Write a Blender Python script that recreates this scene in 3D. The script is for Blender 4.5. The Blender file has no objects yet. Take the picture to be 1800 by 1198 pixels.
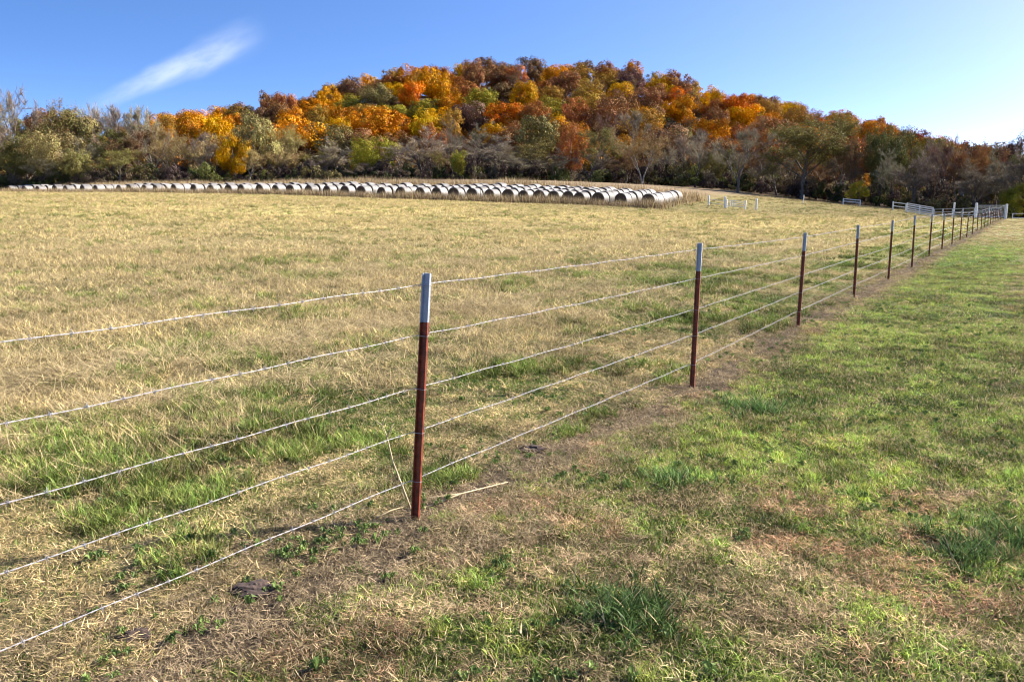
import bpy, bmesh, math, random
import numpy as np
from mathutils import Vector, Matrix

# ------------------------------------------------------------ camera, world, sun, exposure
scene = bpy.context.scene
FPX = 1400.0
PITCH = math.atan(244 / FPX)
CAMZ = 1.7
cam_d = bpy.data.cameras.new('camera')
cam_d.sensor_width = 36.0
cam_d.lens = 28.0
cam_d.clip_start = 0.05
cam_d.clip_end = 5000
cam = bpy.data.objects.new('camera', cam_d)
scene.collection.objects.link(cam)
cam.location = (0, 0, CAMZ)
cam.rotation_euler = (math.pi / 2 - PITCH, 0, 0)
scene.camera = cam

SUN_AZ, SUN_EL = math.radians(72), math.radians(32)
world = bpy.data.worlds.new("World")
scene.world = world
world.use_nodes = True
nt = world.node_tree
nt.nodes.clear()
w_out = nt.nodes.new('ShaderNodeOutputWorld')
w_bg = nt.nodes.new('ShaderNodeBackground')
w_bg.inputs['Strength'].default_value = 0.078
sky = nt.nodes.new('ShaderNodeTexSky')
sky.sky_type = 'NISHITA'
sky.sun_disc = False
sky.sun_elevation = SUN_EL
sky.sun_rotation = SUN_AZ
sky.altitude = 200
sky.air_density = 1.0
sky.dust_density = 1.6
sky.ozone_density = 2.0
tc = nt.nodes.new('ShaderNodeTexCoord')
nt.links.new(w_bg.outputs[0], w_out.inputs[0])

sun_d = bpy.data.lights.new('sun', 'SUN')
sun_d.energy = 5.0
sun_d.angle = math.radians(0.5)
sun_d.color = (1.0, 0.93, 0.82)
sun = bpy.data.objects.new('sun', sun_d)
scene.collection.objects.link(sun)
sdir = Vector((math.sin(SUN_AZ) * math.cos(SUN_EL), math.cos(SUN_AZ) * math.cos(SUN_EL), math.sin(SUN_EL)))
sun.rotation_euler = sdir.to_track_quat('Z', 'Y').to_euler()

scene.view_settings.view_transform = 'Standard'
scene.view_settings.look = 'None'
scene.view_settings.exposure = 1.58
scene.view_settings.gamma = 1.0
scene.view_settings.use_curve_mapping = False
scene.cycles.pixel_filter_type = 'BLACKMAN_HARRIS'
scene.cycles.filter_width = 1.05
scene.cycles.max_bounces = 5
scene.cycles.transparent_max_bounces = 8

rng = np.random.default_rng(7)
random.seed(7)


# ------------------------------------------------------------ small maths
def pix_ray(px, py):
    cx = (px - 900) / FPX
    cy = (599 - py) / FPX
    return Vector((cx, math.cos(PITCH) + cy * math.sin(PITCH), -math.sin(PITCH) + cy * math.cos(PITCH)))


def at(px, py, Y):
    r = pix_ray(px, py)
    return Vector((0, 0, CAMZ)) + r * (Y / r.y)


def gp(px, py):
    r = pix_ray(px, py); t = CAMZ / -r.z
    return r.x * t, r.y * t


def sstep(x, a, b):
    t = np.clip((np.asarray(x, float) - a) / (b - a), 0, 1)
    return t * t * (3 - 2 * t)


def vnoise(x, y, scale, seed=0):
    x = np.asarray(x, float) / scale
    y = np.asarray(y, float) / scale
    xi = np.floor(x); yi = np.floor(y)
    fx = x - xi; fy = y - yi
    fx = fx * fx * (3 - 2 * fx); fy = fy * fy * (3 - 2 * fy)

    def h(a, b):
        n = np.sin(a * 127.1 + b * 311.7 + seed * 74.7) * 43758.5453
        return n - np.floor(n)
    return (h(xi, yi) * (1 - fx) + h(xi + 1, yi) * fx) * (1 - fy) + (h(xi, yi + 1) * (1 - fx) + h(xi + 1, yi + 1) * fx) * fy


def fbm(x, y, scale, seed=0, octv=3):
    s = 0; a = 0.5; t = 0
    for i in range(octv):
        s = s + a * vnoise(x, y, scale / 2 ** i, seed + i * 13)
        t += a; a *= 0.55
    return s / t


FA = np.array([-0.537, 4.114])                 # first post of the wire fence
FD = np.array([0.54295, 0.83977])              # direction of the fence
FN = np.array([-0.83977, 0.54295])             # towards the hay field


def fence_d(x, y):
    return (np.asarray(x) - FA[0]) * FN[0] + (np.asarray(y) - FA[1]) * FN[1]


def fence_t(x, y):
    return (np.asarray(x) - FA[0]) * FD[0] + (np.asarray(y) - FA[1]) * FD[1]


BF = np.array([15.0, 90.0]); BT = np.array([-0.8621, 0.5070]); BN = np.array([0.5070, 0.8621])


def bale_s(x, y):
    return (np.asarray(x) - BF[0]) * BN[0] + (np.asarray(y) - BF[1]) * BN[1]


def bale_t(x, y):
    return (np.asarray(x) - BF[0]) * BT[0] + (np.asarray(y) - BF[1]) * BT[1]


RIDGE = [(-600, 235), (-200, 218), (0, 214), (100, 210), (200, 208), (300, 204), (380, 198), (420, 186), (450, 180), (500, 177), (600, 158), (640, 144), (700, 134),
         (760, 122), (800, 127), (850, 113), (890, 105), (930, 118), (1000, 124), (1060, 128), (1130, 131), (1230, 156), (1340, 178),
         (1420, 192), (1530, 214), (1600, 220), (1700, 236), (1800, 245), (2000, 255), (2600, 300)]
RX = np.array([(p - 900) / 1400 * 335 for p, q in RIDGE])
RZ = np.array([1.7 + (355 - q) * 335 / 1400 - 13.5 for p, q in RIDGE])


def ridge(x):
    return (np.interp(x - 6, RX, RZ) + np.interp(x, RX, RZ) + np.interp(x + 6, RX, RZ)) / 3


def terrain(x, y):
    x = np.asarray(x, float); y = np.asarray(y, float)
    d = fence_d(x, y)
    g = sum(np.interp(d + o, [-50, 0, 13, 30, 38, 88, 158, 300], [0, 0, .35, .95, 1.4, 2.7, 3.2, 3.6]) for o in (-3, 0, 3)) / 3
    g = g * sstep(np.abs(d) + 0.8 * sstep(y, 10, 30), 0, 6) if False else g
    s = bale_s(x, y)
    rise = (0.115 - 0.03 * sstep(bale_t(x, y), 45, 85)) * np.clip(s + 1, 0, 26) * sstep(d, 8, 60) * sstep(y, 40, 80)
    dip = -0.9 * sstep(y, 86, 96) * (1 - sstep(d, 2, 14))
    z = g + rise + dip
    nf = np.exp(-(d / 2.0) ** 2) * (1 - sstep(y, 40, 70))
    z = z - 0.03 * nf + np.interp(fence_t(x, y), [-3, 0, 4.2, 8.5, 13, 21.5, 26, 30, 60], [0, 0, -.10, -.05, -.05, -.07, 0, 0, 0]) * nf
    t = np.clip((y - 176) / 160, 0, 1)
    S = 0.35 * t + 0.65 * t * t * (3 - 2 * t)
    rz = np.maximum(ridge(x * 335 / np.clip(y, 180, 335)) - 6, 2)
    z = z + rz * S - np.clip(y - 345, 0, 400) * 0.10
    z = z + (fbm(x, y, 2.6, 5) - 0.5) * 0.05 * (1 - nf) + (fbm(x, y, 30, 9) - 0.5) * 0.35 * sstep(y, 20, 60)
    z = z + (fbm(x, y, 0.5, 6, 2) - 0.5) * 0.075 * (1 - sstep(y, 12, 30)) * (1 - .7 * np.exp(-(d / .5) ** 2))
    z = z + (fbm(x, y, 40, 21) - 0.5) * 5 * sstep(y, 200, 260)
    return z


def tz(x, y):
    return float(terrain(x, y))


# ------------------------------------------------------------ materials
def new_mat(name):
    m = bpy.data.materials.new(name)
    m.use_nodes = True
    n = m.node_tree
    n.nodes.clear()
    return m, n


def N(n, typ, **kw):
    nd = n.nodes.new(typ)
    for k, v in kw.items():
        if k in nd.inputs.keys():
            nd.inputs[k].default_value = v
        else:
            setattr(nd, k, v)
    return nd


def mixrgb(n, a, b, fac, blend='MIX'):
    nd = n.nodes.new('ShaderNodeMix')
    nd.data_type = 'RGBA'
    nd.blend_type = blend
    for sock, v in ((nd.inputs[0], fac), (nd.inputs[6], a), (nd.inputs[7], b)):
        if hasattr(v, 'is_linked') or isinstance(v, bpy.types.NodeSocket):
            n.links.new(v, sock)
        else:
            sock.default_value = v if not isinstance(v, tuple) or len(v) == 4 else (*v, 1)
    return nd.outputs[2]


def math_n(n, op, a, b=None, clamp=False):
    nd = n.nodes.new('ShaderNodeMath')
    nd.operation = op
    nd.use_clamp = clamp
    for sock, v in zip(nd.inputs, (a, b)):
        if v is None:
            continue
        if isinstance(v, bpy.types.NodeSocket):
            n.links.new(v, sock)
        else:
            sock.default_value = v
    return nd.outputs[0]


def maprange(n, v, a, b, c=0.0, d=1.0, smooth=True):
    nd = n.nodes.new('ShaderNodeMapRange')
    if smooth:
        nd.interpolation_type = 'SMOOTHSTEP'
    n.links.new(v, nd.inputs[0])
    for i, q in enumerate((a, b, c, d)):
        nd.inputs[i + 1].default_value = q
    return nd.outputs[0]


def noise(n, vec, scale, detail=4, rough=0.6):
    nd = n.nodes.new('ShaderNodeTexNoise')
    nd.inputs['Scale'].default_value = scale
    nd.inputs['Detail'].default_value = detail
    nd.inputs['Roughness'].default_value = rough
    if vec is not None:
        n.links.new(vec, nd.inputs['Vector'])
    return nd


def simple_mat(name, col, rough=0.6, metal=0.0, var=0.25, scale=20.0, bump=0.0, col2=None):
    m, n = new_mat(name)
    out = N(n, 'ShaderNodeOutputMaterial')
    b = N(n, 'ShaderNodeBsdfPrincipled')
    b.inputs['Roughness'].default_value = rough
    b.inputs['Metallic'].default_value = metal
    t = N(n, 'ShaderNodeTexCoord')
    nz = noise(n, t.outputs['Object'], scale)
    c2 = col2 if col2 else tuple(c * (1 - var) for c in col)
    f = maprange(n, nz.outputs[0], 0.35, 0.65)
    c = mixrgb(n, col, c2, f)
    n.links.new(c, b.inputs['Base Color'])
    if bump:
        bp = N(n, 'ShaderNodeBump', Strength=bump)
        n.links.new(nz.outputs[0], bp.inputs['Height'])
        n.links.new(bp.outputs[0], b.inputs['Normal'])
    n.links.new(b.outputs[0], out.inputs[0])
    return m


def leaf_shader(n, color, trans=0.35, out=None):
    d = N(n, 'ShaderNodeBsdfDiffuse')
    tr = N(n, 'ShaderNodeBsdfTranslucent')
    n.links.new(color, d.inputs[0]); n.links.new(color, tr.inputs[0])
    mx = N(n, 'ShaderNodeMixShader')
    mx.inputs[0].default_value = trans
    n.links.new(d.outputs[0], mx.inputs[1]); n.links.new(tr.outputs[0], mx.inputs[2])
    gl = N(n, 'ShaderNodeBsdfGlossy', Roughness=0.45)
    gl.inputs[0].default_value = (1, 1, 1, 1)
    m2 = N(n, 'ShaderNodeMixShader')
    m2.inputs[0].default_value = 0.008
    n.links.new(mx.outputs[0], m2.inputs[1]); n.links.new(gl.outputs[0], m2.inputs[2])
    n.links.new(m2.outputs[0], out.inputs[0])


def mat_crown():
    """leaf colour = the tree's own colour (object colour) with leaf to leaf variation"""
    m, n = new_mat('crown_leaves')
    out = N(n, 'ShaderNodeOutputMaterial')
    oi = N(n, 'ShaderNodeObjectInfo')
    at_ = N(n, 'ShaderNodeAttribute', attribute_name='tint')
    geo = N(n, 'ShaderNodeNewGeometry')
    nz = noise(n, geo.outputs['Position'], 0.5, 5, 0.8)
    hsv = N(n, 'ShaderNodeHueSaturation')
    n.links.new(oi.outputs['Color'], hsv.inputs['Color'])
    n.links.new(maprange(n, nz.outputs[0], 0.3, 0.7, 0.466, 0.534, False), hsv.inputs['Hue'])
    hsv.inputs['Saturation'].default_value = 1.05
    n.links.new(math_n(n, 'MULTIPLY', at_.outputs['Fac'], maprange(n, nz.outputs[0], 0.3, 0.7, 0.8, 1.2, False)), hsv.inputs['Value'])
    leaf_shader(n, hsv.outputs[0], 0.12, out)
    return m


def mat_grass():
    m, n = new_mat('grass_blades')
    out = N(n, 'ShaderNodeOutputMaterial')
    ic = N(n, 'ShaderNodeAttribute', attribute_name='col')
    ic.attribute_type = 'INSTANCER'
    tint = N(n, 'ShaderNodeAttribute', attribute_name='tint')
    dry = N(n, 'ShaderNodeAttribute', attribute_name='dry')
    c = mixrgb(n, ic.outputs['Color'], (0.56, 0.44, 0.24), dry.outputs['Fac'])
    nd = N(n, 'ShaderNodeVectorMath', operation='SCALE')
    n.links.new(c, nd.inputs[0]); n.links.new(tint.outputs['Fac'], nd.inputs[3])
    leaf_shader(n, nd.outputs[0], 0.27, out)
    return m


def mat_ground():
    m, n = new_mat('ground_cover')
    out = N(n, 'ShaderNodeOutputMaterial')
    b = N(n, 'ShaderNodeBsdfPrincipled', Roughness=0.95)
    b.inputs['Specular IOR Level'].default_value = 0.1
    geo = N(n, 'ShaderNodeNewGeometry')
    pos = geo.outputs['Position']
    att = N(n, 'ShaderNodeAttribute', attribute_name='gcol')
    sep = N(n, 'ShaderNodeSeparateXYZ'); n.links.new(pos, sep.inputs[0])
    d = math_n(n, 'ADD', math_n(n, 'MULTIPLY', math_n(n, 'SUBTRACT', sep.outputs[0], float(FA[0])), float(FN[0])),
               math_n(n, 'MULTIPLY', math_n(n, 'SUBTRACT', sep.outputs[1], float(FA[1])), float(FN[1])))
    nw = noise(n, pos, 1.2, 4)
    dd = math_n(n, 'ADD', d, math_n(n, 'MULTIPLY', math_n(n, 'SUBTRACT', nw.outputs[0], 0.5), 0.9))
    strip = maprange(n, math_n(n, 'ABSOLUTE', math_n(n, 'ADD', dd, 0.05)), 0.18, 0.38, 1.0, 0.0)
    n1 = noise(n, pos, 9, 6, 0.75)
    n2 = noise(n, pos, 60, 5, 0.7)
    n3 = noise(n, pos, 0.6, 6, 0.7)
    c = mixrgb(n, att.outputs['Color'], (0.085, 0.064, 0.042), strip)
    v = math_n(n, 'MULTIPLY', maprange(n, n1.outputs[0], 0.3, 0.7, 0.45, 1.35, False), maprange(n, n2.outputs[0], 0.3, 0.7, 0.6, 1.4, False))
    v = math_n(n, 'MULTIPLY', v, maprange(n, n3.outputs[0], 0.3, 0.7, 0.8, 1.2, False))
    nd = N(n, 'ShaderNodeVectorMath', operation='SCALE')
    n.links.new(c, nd.inputs[0]); n.links.new(v, nd.inputs[3])
    n.links.new(nd.outputs[0], b.inputs['Base Color'])
    bp = N(n, 'ShaderNodeBump', Strength=0.8, Distance=0.03)
    n.links.new(math_n(n, 'ADD', n1.outputs[0], n2.outputs[0]), bp.inputs['Height'])
    n.links.new(bp.outputs[0], b.inputs['Normal'])
    n.links.new(b.outputs[0], out.inputs[0])
    return m


M_CROWN = mat_crown()
M_GRASS = mat_grass()
M_GROUND = mat_ground()
M_BARK = simple_mat('bark', (0.17, 0.135, 0.11), 0.9, var=0.5, scale=3, bump=0.3)
M_BARK_PALE = simple_mat('pale_bark', (0.42, 0.37, 0.30), 0.85, scale=2, col2=(0.16, 0.12, 0.09))
M_RED = simple_mat('rust_red_paint', (0.235, 0.045, 0.02), 0.55, var=0.55, scale=35, bump=0.15)
M_TIP = simple_mat('white_tip_paint', (0.36, 0.40, 0.48), 0.45, var=0.2, scale=80, bump=0.1)  # white paint with the bluish grey of shade put into its colour
M_WIRE = simple_mat('galvanised_wire', (0.42, 0.40, 0.41), 0.5, metal=0.2, var=0.3, scale=90)
M_WHITE = simple_mat('white_paint', (0.78, 0.78, 0.78), 0.5, var=0.15, scale=6)
M_TUBE = simple_mat('galvanised_tube', (0.6, 0.62, 0.65), 0.4, metal=0.4, var=0.2)
M_STALK = simple_mat('dry_stalk', (0.55, 0.44, 0.26), 0.8, var=0.3, scale=30)


# ------------------------------------------------------------ object helpers
def link(o):
    scene.collection.objects.link(o)
    return o


def mesh_from(name, verts, faces, mats, face_mats=None, smooth=False):
    me = bpy.data.meshes.new(name)
    me.from_pydata([tuple(v) for v in verts], [], faces)
    for m in (mats if isinstance(mats, (list, tuple)) else [mats]):
        me.materials.append(m)
    if face_mats is not None:
        me.polygons.foreach_set('material_index', face_mats)
    if smooth:
        me.polygons.foreach_set('use_smooth', [True] * len(me.polygons))
    me.update()
    return me


def obj(name, me, parent=None, loc=(0, 0, 0), rot=(0, 0, 0)):
    o = bpy.data.objects.new(name, me)
    link(o)
    o.location = loc
    o.rotation_euler = rot
    if parent:
        o.parent = parent
    return o


def tag(o, label=None, cat=None, group=None, kind=None):
    if label: o['label'] = label
    if cat: o['category'] = cat
    if group: o['group'] = group
    if kind: o['kind'] = kind
    return o


class MB:
    def __init__(self):
        self.v = []; self.f = []

    def add(self, vs, fs):
        k = len(self.v)
        self.v += [tuple(v) for v in vs]
        self.f += [tuple(i + k for i in q) for q in fs]

    def box(self, a, b):
        x0, y0, z0 = a; x1, y1, z1 = b
        self.add([(x0, y0, z0), (x1, y0, z0), (x1, y1, z0), (x0, y1, z0), (x0, y0, z1), (x1, y0, z1), (x1, y1, z1), (x0, y1, z1)],
                 [(0, 3, 2, 1), (4, 5, 6, 7), (0, 1, 5, 4), (1, 2, 6, 5), (2, 3, 7, 6), (3, 0, 4, 7)])

    def tube(self, pts, rad, sides=6, cap=True):
        pts = [Vector(p) for p in pts]
        if not isinstance(rad, (list, tuple)): rad = [rad] * len(pts)
        k = len(self.v)
        t0 = (pts[1] - pts[0]).normalized()
        up = Vector((0, 0, 1)) if abs(t0.z) < 0.9 else Vector((1, 0, 0))
        u = t0.cross(up).normalized()
        for i, p in enumerate(pts):
            t = (pts[min(i + 1, len(pts) - 1)] - pts[max(i - 1, 0)]).normalized()
            u = (u - t * u.dot(t)).normalized()
            w = t.cross(u)
            for j in range(sides):
                a = 2 * math.pi * j / sides
                self.v.append(tuple(p + (u * math.cos(a) + w * math.sin(a)) * rad[i]))
        for i in range(len(pts) - 1):
            for j in range(sides):
                a = k + i * sides + j; b = k + i * sides + (j + 1) % sides
                self.f.append((a, b, b + sides, a + sides))
        if cap:
            self.f.append(tuple(k + j for j in range(sides))[::-1])
            self.f.append(tuple(k + (len(pts) - 1) * sides + j for j in range(sides)))

    def mesh(self, name, mat, smooth=False):
        return mesh_from(name, self.v, self.f, mat, smooth=smooth)

    def build(self, name, mat, parent=None, loc=(0, 0, 0), rot=(0, 0, 0), smooth=False):
        return obj(name, self.mesh(name, mat, smooth), parent, loc, rot)


# ------------------------------------------------------------ ground colour
def lawn_green(x, y):
    """how green the turf is, 0..1, right of the fence"""
    d = fence_d(x, y)
    g = fbm(x, y, 1.2, 31, 3) * 0.36 + fbm(x, y, 0.26, 57, 3) * 0.64
    band = sstep(-d, 0.25, 0.5) * (1 - sstep(-d, 1.8, 3.2)) * sstep(y, 4.2, 5.4) * (1 - sstep(y, 22, 40))
    g = 0.45 + 0.55 * sstep(g, 0.42, 0.56)
    g = np.clip(g * (0.98 - 0.35 * sstep(y, 8, 16) - 0.2 * sstep(y, 20, 50)) + band * 0.75, 0, 1)
    return g


def field_green(x, y):
    d = fence_d(x, y)
    g = sstep(fbm(x, y, 2.2, 77, 4) * 0.8 + fbm(x, y, 0.6, 12, 2) * 0.2, 0.45, 0.66)
    near = 1 - sstep(d, 1.8, 7)
    return np.clip(g * (0.42 + 0.58 * near) + 0.25 * near + 0.2 * sstep(y, 55, 80) * (1 - sstep(d, 24, 40)), 0, 1)


def streak(x, y):
    return vnoise(fence_t(x, y), fence_d(x, y) * 7, 7.0, 15) * .6 + vnoise(fence_t(x, y), fence_d(x, y) * 9, 3.0, 19) * .4


def windrow(x, y):
    """bands of raked straw lying parallel with the fence"""
    d = fence_d(x, y) + (fbm(x, y, 3, 3) - 0.5) * 1.0
    w = np.exp(-((d - 4.3) / 0.5) ** 2) + 0.8 * np.exp(-((d - 2.9) / 0.28) ** 2) + 0.7 * np.exp(-((d - 9) / 0.8) ** 2) + 0.6 * np.exp(-((d - 17) / 1.2) ** 2)
    return np.clip(w * (0.3 + 1.1 * fbm(x, y, 1.2, 41)), 0, 1)


def mixc(a, b, f):
    f = np.asarray(f)[..., None]
    return np.asarray(a) * (1 - f) + np.asarray(b) * f


C_GREEN = np.array([0.11, 0.18, 0.03]); C_BRIGHT = np.array([0.17, 0.28, 0.055])
C_TAN = np.array([0.54, 0.44, 0.24]); C_BROWN = np.array([0.37, 0.25, 0.15]); C_GOLD = np.array([0.86, 0.71, 0.28])
C_STRAW = np.array([0.78, 0.66, 0.40])
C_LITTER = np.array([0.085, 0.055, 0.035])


def ground_color(x, y):
    x = np.asarray(x, float); y = np.asarray(y, float)
    d = fence_d(x, y)
    lg = lawn_green(x, y); fg = field_green(x, y)
    lawn = mixc(C_BROWN * 0.3, C_GREEN * 0.35, lg)  # near sheet darkened: shade between the blades put into the colour
    lawn = mixc(lawn, mixc(C_TAN * 0.75, C_GREEN * 1.3, lg), sstep(y, 8, 40))
    field = mixc(C_TAN * 0.4, C_GREEN * 0.5, fg)  # same painted shade under the field blades
    farf = mixc(C_GOLD * 0.6, C_GREEN * 1.6, fg * 0.6 * (1.3 - streak(x, y))) * ((0.75 + 0.5 * streak(x, y)) * (1 - 0.5 * sstep(y, 62, 88) * (1 - sstep(d, 38, 46))))[..., None]  # gold darkened: stands in for grass shadows the bare sheet lacks
    field = mixc(field, farf, sstep(y, 8, 45))
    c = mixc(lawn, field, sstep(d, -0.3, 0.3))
    # bank of dry grass behind and beside the bales, then leaf litter below the trees
    s = bale_s(x, y)
    c = mixc(c, np.array([0.26, 0.19, 0.11]), sstep(s, -3, -1) * sstep(d, 30, 38))
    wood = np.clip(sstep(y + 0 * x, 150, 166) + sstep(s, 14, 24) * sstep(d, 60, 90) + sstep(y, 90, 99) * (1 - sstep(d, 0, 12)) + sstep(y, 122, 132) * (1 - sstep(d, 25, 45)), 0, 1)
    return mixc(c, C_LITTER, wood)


def axis(segs):
    out = [segs[0][0]]
    for a, b, h in segs:
        n = max(1, int(round((b - a) / h)))
        out += list(np.linspace(a, b, n + 1)[1:])
    return np.array(out)


def build_ground():
    ys = axis([(-30, 0, 3), (0, 12, 0.12), (12, 30, 0.3), (30, 70, 0.8), (70, 200, 1.6), (200, 360, 5), (360, 800, 40), (800, 2600, 300)])
    xs = axis([(-1800, -400, 200), (-400, -160, 20), (-160, -60, 3), (-60, -20, 1.0), (-20, -8, 0.3), (-8, 10, 0.13), (10, 25, 0.35), (25, 80, 1.0), (80, 200, 4), (200, 400, 20), (400, 1800, 200)])
    X, Y = np.meshgrid(xs, ys)
    Z = terrain(X, Y)
    nx, ny = len(xs), len(ys)
    V = np.stack([X, Y, Z], -1).reshape(-1, 3)
    i = np.arange((ny - 1) * (nx - 1)); r = i // (nx - 1); c = i % (nx - 1); a = r * nx + c
    F = np.stack([a, a + 1, a + nx + 1, a + nx], -1)
    me = bpy.data.meshes.new('ground')
    me.vertices.add(len(V)); me.vertices.foreach_set('co', V.ravel())
    me.loops.add(F.size); me.loops.foreach_set('vertex_index', F.ravel().astype(np.int32))
    me.polygons.add(len(F)); me.polygons.foreach_set('loop_start', np.arange(0, F.size, 4, dtype=np.int32))
    me.polygons.foreach_set('loop_total', np.full(len(F), 4, dtype=np.int32))
    me.polygons.foreach_set('use_smooth', np.ones(len(F), dtype=bool))
    me.update(calc_edges=True)
    col = me.color_attributes.new('gcol', 'FLOAT_COLOR', 'POINT')
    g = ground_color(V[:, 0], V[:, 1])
    col.data.foreach_set('color', np.concatenate([g, np.ones((len(g), 1))], 1).ravel().astype(np.float32))
    me.materials.append(M_GROUND)
    tag(obj('ground', me), kind='structure')


build_ground()


# ------------------------------------------------------------ grass clumps and their scattering
def blades(seed, n, h, w, spread, lean, curl, dry=0.15, flat=0.0, seg=3):
    """one clump of n blades; h=(min,max) length, lean = outward lean, curl = how far the tip falls over"""
    r = np.random.default_rng(seed)
    V = []; F = []; T = []; D = []
    for i in range(n):
        L = r.uniform(*h); az = r.uniform(0, 2 * math.pi); ww = w * r.uniform(0.6, 1.3)
        rr = spread * math.sqrt(r.uniform()); a0 = r.uniform(0, 2 * math.pi)
        p = Vector((rr * math.cos(a0), rr * math.sin(a0), -0.004))
        th = abs(r.normal(lean, 0.25)) if r.uniform() > flat else r.uniform(1.25, 1.6)
        dth = curl * r.uniform(0.3, 1.4) / seg
        if th > 1.2:
            p.z = r.uniform(0.004, 0.03); dth = r.normal(0, 0.08)
        side = Vector((-math.sin(az), math.cos(az), 0))
        tw = r.uniform(-0.9, 0.9)
        side = (side * math.cos(tw) + Vector((math.cos(az), math.sin(az), 0)) * math.sin(tw))
        k = len(V); tt = r.uniform(0.22, 0.85) if r.uniform() < .6 else r.uniform(1.05, 1.7); dd = 1.0 if r.uniform() < dry else 0.0
        for j in range(seg + 1):
            wj = ww * (1 - (j / seg) ** 1.6) * 0.5
            if j < seg:
                V += [p - side * wj, p + side * wj]; T += [tt * (0.75 + 0.25 * j / seg)] * 2; D += [dd] * 2  # tint falls towards the root: shade low in the clump painted in
            else:
                V += [p.copy()]; T += [tt]; D += [dd]
            s = L / seg
            p = p + Vector((math.cos(az) * math.sin(th), math.sin(az) * math.sin(th), math.cos(th))) * s
            if p.z < 0.003: p.z = 0.003
            th += dth
        for j in range(seg - 1):
            a = k + 2 * j
            F.append((a, a + 1, a + 3, a + 2))
        a = k + 2 * (seg - 1)
        F.append((a, a + 1, a + 2))
    me = mesh_from('clump', V, F, M_GRASS)
    for nm, dat in (('tint', T), ('dry', D)):
        at_ = me.attributes.new(nm, 'FLOAT', 'POINT')
        at_.data.foreach_set('value', np.array(dat, np.float32))
    return me


def scatter(name, meshes, P, idx, rotz, tilt, scl, col, label=None):
    """one object: the points P carry clumps"""
    n = len(P)
    coll = bpy.data.collections.new(name + '_clumps')
    for i, me in enumerate(meshes):
        o = bpy.data.objects.new('%s_clump_%02d' % (name, i), me)
        coll.objects.link(o)
    me = bpy.data.meshes.new(name)
    me.vertices.add(n)
    me.vertices.foreach_set('co', P.ravel())
    a = me.attributes.new('idx', 'INT', 'POINT'); a.data.foreach_set('value', idx.astype(np.int32))
    a = me.attributes.new('rot', 'FLOAT_VECTOR', 'POINT')
    R = np.stack([tilt[:, 0], tilt[:, 1], rotz], -1); a.data.foreach_set('vector', R.ravel().astype(np.float32))
    a = me.attributes.new('scl', 'FLOAT_VECTOR', 'POINT'); a.data.foreach_set('vector', scl.ravel().astype(np.float32))
    a = me.attributes.new('col', 'FLOAT_COLOR', 'POINT')
    a.data.foreach_set('color', np.concatenate([col, np.ones((n, 1))], 1).ravel().astype(np.float32))
    me.materials.append(M_GRASS)
    o = obj(name, me)
    ng = bpy.data.node_groups.new(name + '_nodes', 'GeometryNodeTree')
    ng.interface.new_socket('Geometry', in_out='INPUT', socket_type='NodeSocketGeometry')
    ng.interface.new_socket('Geometry', in_out='OUTPUT', socket_type='NodeSocketGeometry')
    gi = ng.nodes.new('NodeGroupInput'); go = ng.nodes.new('NodeGroupOutput')
    m2p = ng.nodes.new('GeometryNodeMeshToPoints')
    iop = ng.nodes.new('GeometryNodeInstanceOnPoints')
    ci = ng.nodes.new('GeometryNodeCollectionInfo')
    ci.inputs['Collection'].default_value = coll
    ci.inputs['Separate Children'].default_value = True
    ci.inputs['Reset Children'].default_value = True
    iop.inputs['Pick Instance'].default_value = True

    def na(nm, ty):
        q = ng.nodes.new('GeometryNodeInputNamedAttribute'); q.data_type = ty; q.inputs['Name'].default_value = nm
        return q.outputs['Attribute']
    L = ng.links.new
    L(gi.outputs[0], m2p.inputs['Mesh']); L(m2p.outputs[0], iop.inputs['Points'])
    L(ci.outputs[0], iop.inputs['Instance'])
    L(na('idx', 'INT'), iop.inputs['Instance Index'])
    e2r = ng.nodes.new('FunctionNodeEulerToRotation')
    L(na('rot', 'FLOAT_VECTOR'), e2r.inputs[0]); L(e2r.outputs[0], iop.inputs['Rotation'])
    L(na('scl', 'FLOAT_VECTOR'), iop.inputs['Scale'])
    L(iop.outputs[0], go.inputs[0])
    md = o.modifiers.new('scatter', 'NODES'); md.node_group = ng
    tag(o, label, name.replace('_', ' '), kind='stuff')
    return o


def ring_points(y0, y1, dens, cond, widen=0.72, extra=1.6):
    """uniform random points in the wedge in front of the lens between y0 and y1"""
    W = widen * y1 + extra
    n = int(2 * W * (y1 - y0) * dens)
    x = rng.uniform(-W, W, n); y = rng.uniform(y0, y1, n)
    k = (np.abs(x) < widen * y + extra) & cond(x, y)
    return x[k], y[k]


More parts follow.
